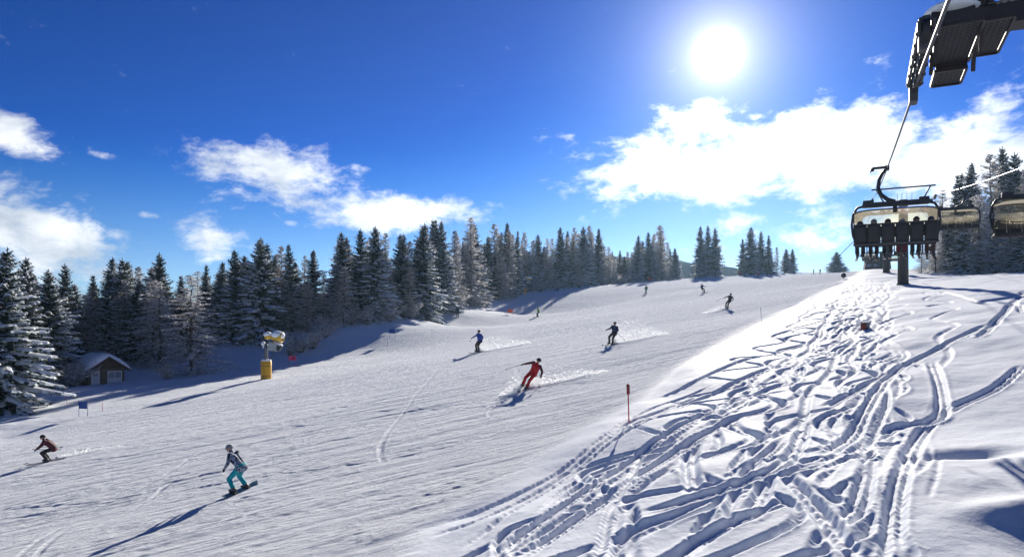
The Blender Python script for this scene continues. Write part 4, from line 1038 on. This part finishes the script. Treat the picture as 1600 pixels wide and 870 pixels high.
person(1100, 458, 13, (.35, -.93), -.35, 'ski', (NAVY, BLACKC, BLACKC, BLACKC), 'dark skier leaning left high on the piste')
person(1009, 459, 15, (-.6, -.8), .1, 'stand', (TEALJ, BRT, BLACKC, BLACKC), 'small skier in green jacket below the last forest trees')
person(840, 495, 14, (-.85, -.5), .15, 'ski', (GREEN, BRT, BLACKC, BLACKC), 'small skier in bright green near the orange-red gate')
person(715, 496, 17, (-.3, -.95), .02, 'stand', (DKTEAL, BLACKC, BLACKC, BLACKC), 'skier in dark teal standing by the forest shadow edge')
tiny = [(1163,432,(.9,-.4),LBLUE,BLACKC,'tiny skier in pale blue below the crest trees'),(1157,431,(-.9,-.4),REDJ,BLACKC,'tiny skier in red at the left foot of the crest trees'),(1184,434,(-.2,-1),REDJ,BROWNC,'tiny skier in red in front of the crest trees'),
        (1199,432,(.7,-.7),BLACKC,BLACKC,'left of two tiny dark skiers right of the red one'),(1205,432,(-.7,-.7),BLACKC,BLACKC,'right of two tiny dark skiers right of the red one'),
        (1271,428,(.6,-.6),BLACKC,BLACKC,'tiny dark skier on the skyline, the left of a pair'),(1281,428,(-.6,-.6),NAVY,BLACKC,'tiny dark skier on the skyline, the right of a pair')]
for px, py, hd, j, p_, lb in tiny: person(px, py, 7.5, hd, rng.uniform(-.15, .2), rng.choice(['ski', 'stand', 'wide']), (j, p_, BLACKC, BLACKC), lb, group='tiny skiers on the crest')

# powder thrown up behind turning skiers: thousands of flakes hanging in the air
def fly_material():
    m = bpy.data.materials.new('flying_snow'); m.use_nodes = True; g = NG(m.node_tree); g.n.clear(); out = g.node('ShaderNodeOutputMaterial')
    a = g.node('ShaderNodeBsdfDiffuse'); a.inputs[0].default_value = (.93, .94, .95, 1); b = g.node('ShaderNodeBsdfTranslucent'); b.inputs[0].default_value = (.93, .94, .95, 1)
    x = g.node('ShaderNodeMixShader'); x.inputs[0].default_value = .8; g.l.new(a.outputs[0], x.inputs[1]); g.l.new(b.outputs[0], x.inputs[2]); g.l.new(x.outputs[0], out.inputs[0]); return m
FLY = fly_material()
def spray(name, px, py, dirv, L, H, n, label, seed):
    r = random.Random(seed); x, y = hit(px, py, ground); d = Vector((dirv[0], dirv[1], 0)).normalized(); s = Vector((-d.y, d.x, 0)); mb = MB()
    us = [r.random()**1.7 for _ in range(n)]; qs = [Vector((x, y, 0))+d*L*u+s*r.gauss(0, (.10+.5*u)*.5) for u in us]
    zs = ground(np.array([q.x for q in qs]), np.array([q.y for q in qs]))
    for i in range(n):
        u = us[i]; q = qs[i]
        h = abs(r.gauss(0, 1))**1.3*H*(.2+1.25*math.sin(math.pi*min(u**.6+.06, 1))**.9)*.5
        q.z = float(zs[i])+.01+h; k = r.uniform(.018, .045)*(1.2 if r.random() < .1 else 1)
        a, b, c = (Vector((r.uniform(-1, 1), r.uniform(-1, 1), r.uniform(-1, 1)))*k for _ in range(3))
        mb.add([q+a, q+b, q+c, q-a*.8], [(0, 1, 2), (0, 1, 3), (1, 2, 3), (0, 2, 3)])
    tag(mb.build(name, FLY), label, 'snow spray', None, 'stuff')
spray('snow_spray', 750, 549, (.80, .38), 5.0, .8, 3200, 'cloud of powder trailing the blue-jacketed skier', 1)
spray('snow_spray', 960, 537, (.85, .35), 4.5, .85, 3400, 'cloud of powder trailing the navy-jacketed skier', 2)
spray('snow_spray', 826, 606, (.90, .35), 4.5, .35, 2600, 'low powder trail behind the red-suited skier', 3)
spray('snow_spray', 813, 612, (-.6, -.5), 1.0, .55, 1500, 'burst of powder at the skis of the red-suited skier', 4)
spray('snow_spray', 1132, 484, (-.6, -.3), 3.0, .35, 1000, 'thin powder beside the all-black skier', 5)
spray('snow_spray', 88, 716, (.92, .25), 3.0, .14, 700, 'faint powder trail behind the crouching skier', 6)

# ------------------------------------------------------------------ chairlift
LD = Vector((.444, .896, 0)).normalized(); LN = Vector((LD.y, -LD.x, 0)); HG = 2.8
def rz_of(d): return math.atan2(-d.x, d.y)
T1c = Vector((6.95, 12.0, 0))+LN*HG; Z1 = 4.40
T2c = Vector(((1411-800)/F*72, 72, 0)); Z2 = (HZ-307)/F*72
T3c = Vector(((1385-800)/F*110, 110, 0)); Z3 = (HZ-358)/F*110
T4c = Vector(((1377-800)/F*190, 190, 0)); Z4 = (HZ-391)/F*190
heads = [(T1c, Z1), (T2c, Z2), (T3c, Z3), (T4c, Z4)]
TOWER = mat('tower_steel', (.030, .026, .028), .6, .15, 2, metal=.2); GALV = mat('galvanised_steel', (.07, .07, .075), .65, .15, 6, metal=.1); ROPE = mat('steel_rope', (.045, .045, .05), .6, .2, 30, metal=.2); ROPE_LIT = mat('sunlit_steel_rope', (.40, .40, .41), .35, .15, 30, metal=.5)  # one rope loop: sunlight on its return side is painted in as brighter steel
def rope_pts(sgn):
    pts = []
    ext = [(T1c-LD*45, Z1-5.5)]+heads+[(T4c+LD*60, Z4+3)]
    for (c0, z0), (c1, z1) in zip(ext, ext[1:]):
        a = c0+LN*(HG*sgn); a.z = z0; b = c1+LN*(HG*sgn); b.z = z1; L = (b-a).length
        for i in range(16):
            u = i/16; q = a.lerp(b, u); q.z -= 4*u*(1-u)*L*L*.00009; pts.append(q)
    pts.append(b); return pts
R1, R2 = rope_pts(-1), rope_pts(1)
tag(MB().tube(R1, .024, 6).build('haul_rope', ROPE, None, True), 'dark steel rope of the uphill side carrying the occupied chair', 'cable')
tag(MB().tube(R2, .026, 6).build('haul_rope', ROPE_LIT, None, True), 'sunlit steel rope of the return side crossing to the right edge', 'cable')
def on_rope(pts, y):
    for a, b in zip(pts, pts[1:]):
        if a.y <= y <= b.y: return a.lerp(b, (y-a.y)/(b.y-a.y))
def sheaves(root, off, z, n=4, below=False, zr=0):
    """rocker beam with its wheels, in tower coordinates (x across, y along the line)"""
    f = MB(); L = .52*n
    f.box((off-.10, 0, z+(.30 if below else -.30)), (.05, L*.9, .16)); f.box((off+.10, 0, z+(.30 if below else -.30)), (.05, L*.9, .16)); f.box((off, 0, z+(.42 if below else -.42)), (.16, .7, .14))
    o = f.build('sheave_beam', GALV, root, bevel=.012)
    for i in range(n):
        y = (i-(n-1)/2)*.5; zz = z+(.235 if below else -.235)
        w = MB(); w.tube([(off-.055, y, zz), (off-.05, y, zz), (off-.02, y, zz), (off+.02, y, zz), (off+.05, y, zz), (off+.055, y, zz)], [.17, .22, .205, .205, .22, .17], 20); w.tube([(off-.14, y, zz), (off+.14, y, zz)], .03, 8)
        w.build('sheave', BLK if i % 2 else DARK, o, True)
def tower(c, z, label, r0, r1, detail_=False, below=False):
    zg = gmin(c.x, c.y, .5)-.4; root = empty('lift_tower', (c.x, c.y, zg), (0, 0, rz_of(LD))); tag(root, label, 'lift tower', 'chairlift towers'); h = z-zg
    arm_z = h+(.75 if below else -.62)
    MB().tube([(0, 0, 0), (0, 0, arm_z*.5), (0, 0, arm_z+.25)], [r0, (r0+r1)/2, r1], 20).build('post', TOWER, root, True)
    MB().tube([(0, 0, .0), (0, 0, .55)], r0*1.25, 16).build('base_flange', TOWER, root, True)
    a = MB(); n = 9; vs = []
    for i in range(n):                                     # tapered box girder
        u = -1+2*i/(n-1); x = u*(HG-.18); t = .36-.12*abs(u); wv = .24-.05*abs(u)
        vs += [(x, -wv, arm_z-t*.62), (x, wv, arm_z-t*.62), (x, wv, arm_z+t*.5), (x, -wv, arm_z+t*.5)]
    fs = [(i*4+p, i*4+(p+1) % 4, i*4+4+(p+1) % 4, i*4+4+p) for i in range(n-1) for p in range(4)]+[(3, 2, 1, 0), ((n-1)*4, (n-1)*4+1, (n-1)*4+2, (n-1)*4+3)]
    a.add(vs, fs).build('cross_arm', TOWER, root)
    MB().add([(x*(HG-.3), y, arm_z+.17+ (.05 if abs(x) < .99 else 0)+(.0 if abs(y) > .1 else .03)) for x in (-1, -.5, 0, .5, 1) for y in (-.17, 0, .17)], [(i*3+j, i*3+j+1, i*3+j+4, i*3+j+3) for i in range(4) for j in range(2)]).build('arm_snow', SNOWCAP, root, True)
    for s in (-1, 1): sheaves(root, s*HG, h, 6 if detail_ else 4, below)
    for s in (-1, 1):                                      # lifting frame over each rope
        MB().tube([(s*HG*.62, 0, arm_z+.12), (s*HG*.86, 0, arm_z+1.45)], .07, 8).build('gantry_leg', TOWER, root, True)
    MB().box((0, 0, arm_z+1.52), (HG*2.05, .12, .14)).build('gantry_bar', TOWER, root)
    for x in (-.5, -.1, .35, .8): MB().tube([(x, .2, arm_z+.1), (x, .2, arm_z+1.0)], .018, 6).build('rail_post', TOWER, root, True)
    for i in range(int(arm_z/.6)): MB().tube([(-r0-.14, -.16, .8+i*.55), (-r0-.14, .16, .8+i*.55)], .014, 5).build('rung', GALV, root, True) if (.8+i*.55) < arm_z-.2 else None
    return root, h, arm_z
tower(T2c, Z2, 'dark steel lift tower rising behind the occupied chair', .52, .42)
tower(T3c, Z3, 'second lift tower seen low behind the occupied chair', .50, .42)
tower(T4c, Z4, 'farthest lift tower beside the station on the crest', .45, .38)

def near_tower():
    root, h, az = tower(T1c, Z1, 'near lift tower head with catwalk overhanging the top right corner', .6, .48, True, True)
    x0 = -HG
    # catwalk hung beside the wheels: bar gratings in angle frames
    for k, (xa, xb, ya, yb, zz) in enumerate([(x0+.22, x0+.80, -1.0, .85, h+.40), (x0+.84, x0+1.25, -.62, 1.0, h+.52), (x0+.30, x0+.78, .88, 1.75, h+.30)]):
        fr = MB()
        for y in (ya, yb): fr.box(((xa+xb)/2, y, zz), (xb-xa, .04, .07))
        for x in (xa, xb): fr.box((x, (ya+yb)/2, zz), (.04, yb-ya-.05, .07))
        fo = fr.build('catwalk_frame', TOWER, root)
        gr = MB(); n = int((yb-ya)/.06)
        for i in range(1, n): gr.box(((xa+xb)/2, ya+(yb-ya)*i/n, zz), (xb-xa-.05, .024, .014))
        m = int((xb-xa)/.07)
        for i in range(1, m): gr.box((xa+(xb-xa)*i/m, (ya+yb)/2, zz+.004), (.012, yb-ya-.05, .012))
        tag(gr.build('grating', DARK, fo), kind='stuff')
        MB().box(((xa+xb)/2, ya-.03, zz+.09), (xb-xa, .02, .15)).build('toe_board', TOWER, fo)
    for y, dz in ((-.45, 0), (.35, 0)):
        MB().box((x0+.82, y, h+.36), (.05, .16, .62), Matrix.Rotation(.35, 3, 'X')).build('hanger_plate', TOWER, root)
        MB().box((x0+.20, y, h+.36), (.05, .16, .55), Matrix.Rotation(.35, 3, 'X')).build('hanger_plate', TOWER, root)
    MB().ell((x0+.45, -.1, az+.18), (.42, .5, .10), 14, 6).build('snow_lump', SNOWCAP, root, True)
    MB().box((x0+.45, -.1, az+.02), (.62, .55, .26)).build('head_plate', TOWER, root, bevel=.04)
    MB().box((x0+.02, .1, h+.5), (.12, 2.3, .18)).build('rocker_beam', TOWER, root, bevel=.02)
    MB().box((x0-.02, -1.2, h+.22), (.16, .22, .5)).build('rope_catcher', GALV, root, bevel=.02)
    MB().box((x0-.02, 1.3, h+.10), (.14, .30, .42)).build('rope_catcher', GALV, root, bevel=.02)
    MB().tube([(x0+.85, -.1, az+.15), (x0+.42, -.1, az+1.75)], .115, 12).build('gantry_strut', TOWER, root, True)
    for x in (x0+1.20, x0+1.62):
        MB().tube([(x-.05, 0, az+.1), (x-.05, 0, az+.72), (x-.02, 0, az+.78), (x+.02, 0, az+.78), (x+.05, 0, az+.72), (x+.05, 0, az+.1)], .018, 6).build('hand_rail', GALV, root, True)
    MB().tube([(x0+.95, .1, az+.1), (x0+1.0, .1, az+.3), (x0+1.06, .1, az+.1)], .018, 6).build('hand_rail', GALV, root, True)
near_tower()

def bubble_material():
    m = bpy.data.materials.new('tinted_bubble'); m.use_nodes = True; g = NG(m.node_tree); g.n.clear(); out = g.node('ShaderNodeOutputMaterial')
    t = g.node('ShaderNodeBsdfTransparent'); t.inputs[0].default_value = (.82, .75, .56, 1); gl = g.node('ShaderNodeBsdfGlossy'); gl.inputs['Roughness'].default_value = .08
    df = g.node('ShaderNodeBsdfTranslucent'); df.inputs[0].default_value = (.75, .70, .55, 1)
    fr = g.node('ShaderNodeFresnel'); fr.inputs[0].default_value = 1.4; mx = g.node('ShaderNodeMixShader'); g.l.new(fr.outputs[0], mx.inputs[0]); g.l.new(t.outputs[0], mx.inputs[1]); g.l.new(gl.outputs[0], mx.inputs[2])
    m2 = g.node('ShaderNodeMixShader'); g.put(m2.inputs[0], g.m('MULTIPLY', g.noise(g.node('ShaderNodeTexCoord').outputs['Object'], 2.5, 5, .6), .22)); g.l.new(mx.outputs[0], m2.inputs[1]); g.l.new(df.outputs[0], m2.inputs[2])
    g.l.new(m2.outputs[0], out.inputs[0]); return m
BUB = bubble_material(); SEATM = mat('seat_black', (.022, .022, .025), .7, .15, 6); FRM = mat('chair_frame', (.028, .028, .032), .45, .15, 6, metal=.3)
CX = .28; HW = 1.56
def make_chair():
    root = empty('lift_chair')
    g = MB(); g.box((0, 0, .02), (.16, .36, .16)); g.box((-.30, 0, .06), (.46, .12, .09)); g.tube([(-.52, -.06, .0), (-.52, .06, .0)], .07, 10); g.tube([(-.52, 0, .05), (-.60, 0, -.10)], .03, 6)
    g.build('grip', FRM, root, bevel=.015)
    hp = [(-.06, 0, -.04), (-.16, 0, -.16), (-.28, 0, -.42), (-.32, 0, -.74), (-.22, 0, -1.02), (.02, 0, -1.24), (CX, 0, -1.34)]
    MB().tube(hp, [.065, .065, .07, .075, .08, .085, .085], 10).build('hanger', FRM, root, True)
    b = MB(); b.box((CX, 0, -1.42), (2.34, .20, .20)); b.box((CX-.95, 0, -1.36), (.40, .28, .26)); b.box((CX+1.0, 0, -1.36), (.36, .28, .26)); b.box((CX, .0, -1.62), (.16, .14, .30)); b.build('suspension_beam', FRM, root, bevel=.03)
    for s in (-1, 1):
        MB().tube([(CX+s*1.05, 0, -1.42), (CX+s*1.36, 0, -1.50), (CX+s*(HW-.06), .02, -1.74), (CX+s*HW, .05, -2.15), (CX+s*(HW-.04), .10, -2.55), (CX+s*(HW-.16), .22, -2.95)], [.05, .05, .048, .045, .045, .04], 8).build('side_frame', FRM, root, True)
        MB().tube([(CX+s*(HW-.2), .15, -2.62), (CX+s*(HW-.2), .62, -2.60), (CX+s*(HW-.2), .66, -2.45)], .035, 8).build('armrest', FRM, root, True)
    for k in range(6):
        x = CX-1.25+.5*k
        bk = MB(); n = 6; vs = []
        for i in range(n+1):
            u = i/n; zz = -2.92+.70*u; yy = -.02-.16*u
            for dx, dy in ((-.238, 0), (-.15, -.05), (.15, -.05), (.238, 0), (.238, .07), (-.238, .07)): vs.append((x+dx, yy+dy*(1 if 0 < i < n else .4), zz))
        bk.add(vs, [(i*6+j, i*6+(j+1) % 6, i*6+6+(j+1) % 6, i*6+6+j) for i in range(n) for j in range(6)]+[(5, 4, 3, 2, 1, 0), tuple(n*6+j for j in range(6))]); bk.build('backrest', SEATM, root, True)
        MB().box((x, .27, -2.94), (.47, .50, .10)).build('seat', SEATM, root, bevel=.035)
    MB().tube([(CX-1.5, -.02, -2.99), (CX+1.5, -.02, -2.99)], .05, 8).build('rear_rail', GALV, root, True)
    MB().tube([(CX-1.5, -.19, -2.22), (CX+1.5, -.19, -2.22)], .035, 8).build('top_rail', FRM, root, True)
    MB().tube([(CX-1.45, .50, -3.01), (CX+1.45, .50, -3.01)], .035, 8).build('front_rail', FRM, root, True)
    bar = MB(); bar.tube([(CX-1.42, .1, -2.5), (CX-1.42, .62, -2.42), (CX+1.42, .62, -2.42), (CX+1.42, .1, -2.5)], .024, 6); bar.build('safety_bar', FRM, root, True)
    for x in (-1.0, 0, 1.0):
        MB().tube([(CX+x, .62, -2.42), (CX+x, .74, -2.9), (CX+x, .72, -3.38)], .02, 6).build('footrest_stem', FRM, root, True)
        MB().tube([(CX+x-.36, .70, -3.39), (CX+x+.36, .70, -3.39)], .02, 6).build('footrest', FRM, root, True)
    # tinted weather bubble, a curved shell round the front and sides
    prof = [(-.28, -1.66), (.05, -1.56), (.45, -1.58), (.82, -1.78), (1.02, -2.12), (1.02, -2.50), (.90, -2.78)]
    n = 17; vs = []
    for y, z in prof:
        for j in range(n):
            u = -1+2*j/(n-1); e = 1-abs(u)**6; vs.append((CX+u*(HW-.08), -.28+(y+.28)*(.35+.65*e), -2.2+(z+2.2)*(.78+.22*e)))
    bb = MB().add(vs, [(i*n+j, i*n+j+1, i*n+n+j+1, i*n+n+j) for i in range(len(prof)-1) for j in range(n-1)]).build('bubble', BUB, root, True)
    for row in (0, len(prof)-1): MB().tube([Vector(vs[row*n+j]) for j in range(n)], .022, 6).build('bubble_rim', FRM, bb, True)
    for j in (0, n-1): MB().tube([Vector(vs[i*n+j]) for i in range(len(prof))], .022, 6).build('bubble_rim', FRM, bb, True)
    return root
chair0 = make_chair(); grp = 'chairs on the lift'
def put_chair(o, pts, y, up, label):
    p = on_rope(pts, y); o.location = p-Vector((0, 0, .02)); o.rotation_euler = (0, 0, rz_of(LD if up else -LD)); tag(o, label, 'lift chair', grp); return p
p0 = put_chair(chair0, R1, 28.2, True, 'near lift chair full of riders under a tinted bubble')
def more_chairs():
    for pts, y, up, lb in [(R2, 52.5, False, 'empty lift chair half hidden behind the occupied one'), (R2, 27.8, False, 'empty lift chair cut by the right edge of the picture'),
                           (R1, 186, True, 'tiny far lift chair left of the farthest tower'), (R2, 183, False, 'tiny far lift chair right of the farthest tower'), (R1, 150, True, 'far lift chair low behind the riders of the near chair')]:
        put_chair(copy_tree(chair0), pts, y, up, lb)
more_chairs()
def riders():
    rot = Matrix.Rotation(rz_of(LD), 4, 'Z'); jk = [(BLACKC, BLACKC, 'black'), (BROWNC, BLACKC, 'brown'), (NAVY, BLACKC, 'navy'), (DKRED, MAROON, 'dark red'), (GREYH, BLACKC, 'grey'), (BLACKC, BROWNC, 'black')]
    pos = ['leftmost', 'second from left', 'third from left', 'third from right', 'second from right', 'rightmost']
    for k in range(6):
        j, p_, nm = jk[k]; loc = p0+(rot @ Vector((CX-1.25+.5*k, .16, -2.94)))
        root = empty('person', loc, (0, 0, rz_of(LD))); root.scale = (.98, .98, .98+.03*((k*5) % 3-1)); tag(root, f'{pos[k]} rider on the near lift chair, dressed in {nm}', 'person', 'riders on the near lift chair')
        b = bpy.data.objects.new('body', dressed('sit', j, p_, BLACKC)); COL.objects.link(b); b.parent = root; headgear(root, 'sit', [BLACKC, GREYH, BLACKC, GREYH, BLACKC, NAVY][k])
        for i in (0, 1):
            a = Vector(POSES['sit']['ank'][i]); o = bpy.data.objects.new('ski', SKI); COL.objects.link(o); o.parent = root; o.location = a+Vector((0, .03, -.16)); o.rotation_euler = (R(14+rng.uniform(-6, 6)), 0, rng.uniform(-.15, .15))
    o = MB(); a = p0+(rot @ Vector((CX-1.42, .35, -2.75))); b = p0+(rot @ Vector((CX-2.05, .2, -3.42))); o.tube([a, b], .012, 6); q = (b-a).normalized(); o.tube([b-q*.08, b-q*.075], .05, 8)
    tag(o.build('ski_pole', POLE), 'ski pole sticking out left below the near lift chair', 'ski pole', 'ski poles')
riders()
def station():
    c = Vector(((1370-800)/F*196, 196, 0)); z = gmin(c.x, c.y, 3.5)-.3; root = empty('lift_station', (c.x, c.y, z), (0, 0, R(-20))); tag(root, 'dark low lift station building below the farthest tower', 'building')
    top = (HZ-404)/F*196-z; W = 7.0
    MB().prism([(-W/2, -2, 0), (W/2, -2, 0), (W/2-.5, -2, top), (-W/2+.7, -2, top)], (0, 4.5, 0)).build('wall', TOWER, root)
    MB().box((0, .25, top+.1), (W-.6, 5.0, .18)).build('roof', DARK, root); MB().box((0, .25, top+.27), (W-.9, 4.7, .16)).build('roof_snow', SNOWCAP, root, bevel=.06)
    MB().box((1.6, -2.03, 1.0), (1.0, .08, 2.0)).build('door', mat('faded_red', (.42, .06, .03), .7), root)
    for x in (-2.2, -.6): w = MB().box((x, -2.03, top*.6), (1.1, .08, .8)).build('window', GLASS, root); MB().box((x, -2.05, top*.6-.45), (1.25, .14, .08)).build('sill', GALV, w)
station()

# ------------------------------------------------------------------ thin bluish haze, lit by the low sun
def haze():
    m = bpy.data.materials.new('haze'); m.use_nodes = True; g = NG(m.node_tree); g.n.clear(); out = g.node('ShaderNodeOutputMaterial')
    v = g.node('ShaderNodeVolumePrincipled'); v.inputs['Color'].default_value = (.46, .72, 1.0, 1); v.inputs['Density'].default_value = .00013; v.inputs['Anisotropy'].default_value = .45
    g.l.new(v.outputs[0], out.inputs['Volume'])
    o = MB().box((0, 160, 8), (1700, 1960, 154)).build('haze', m); tag(o, kind='stuff')
    return o
haze()
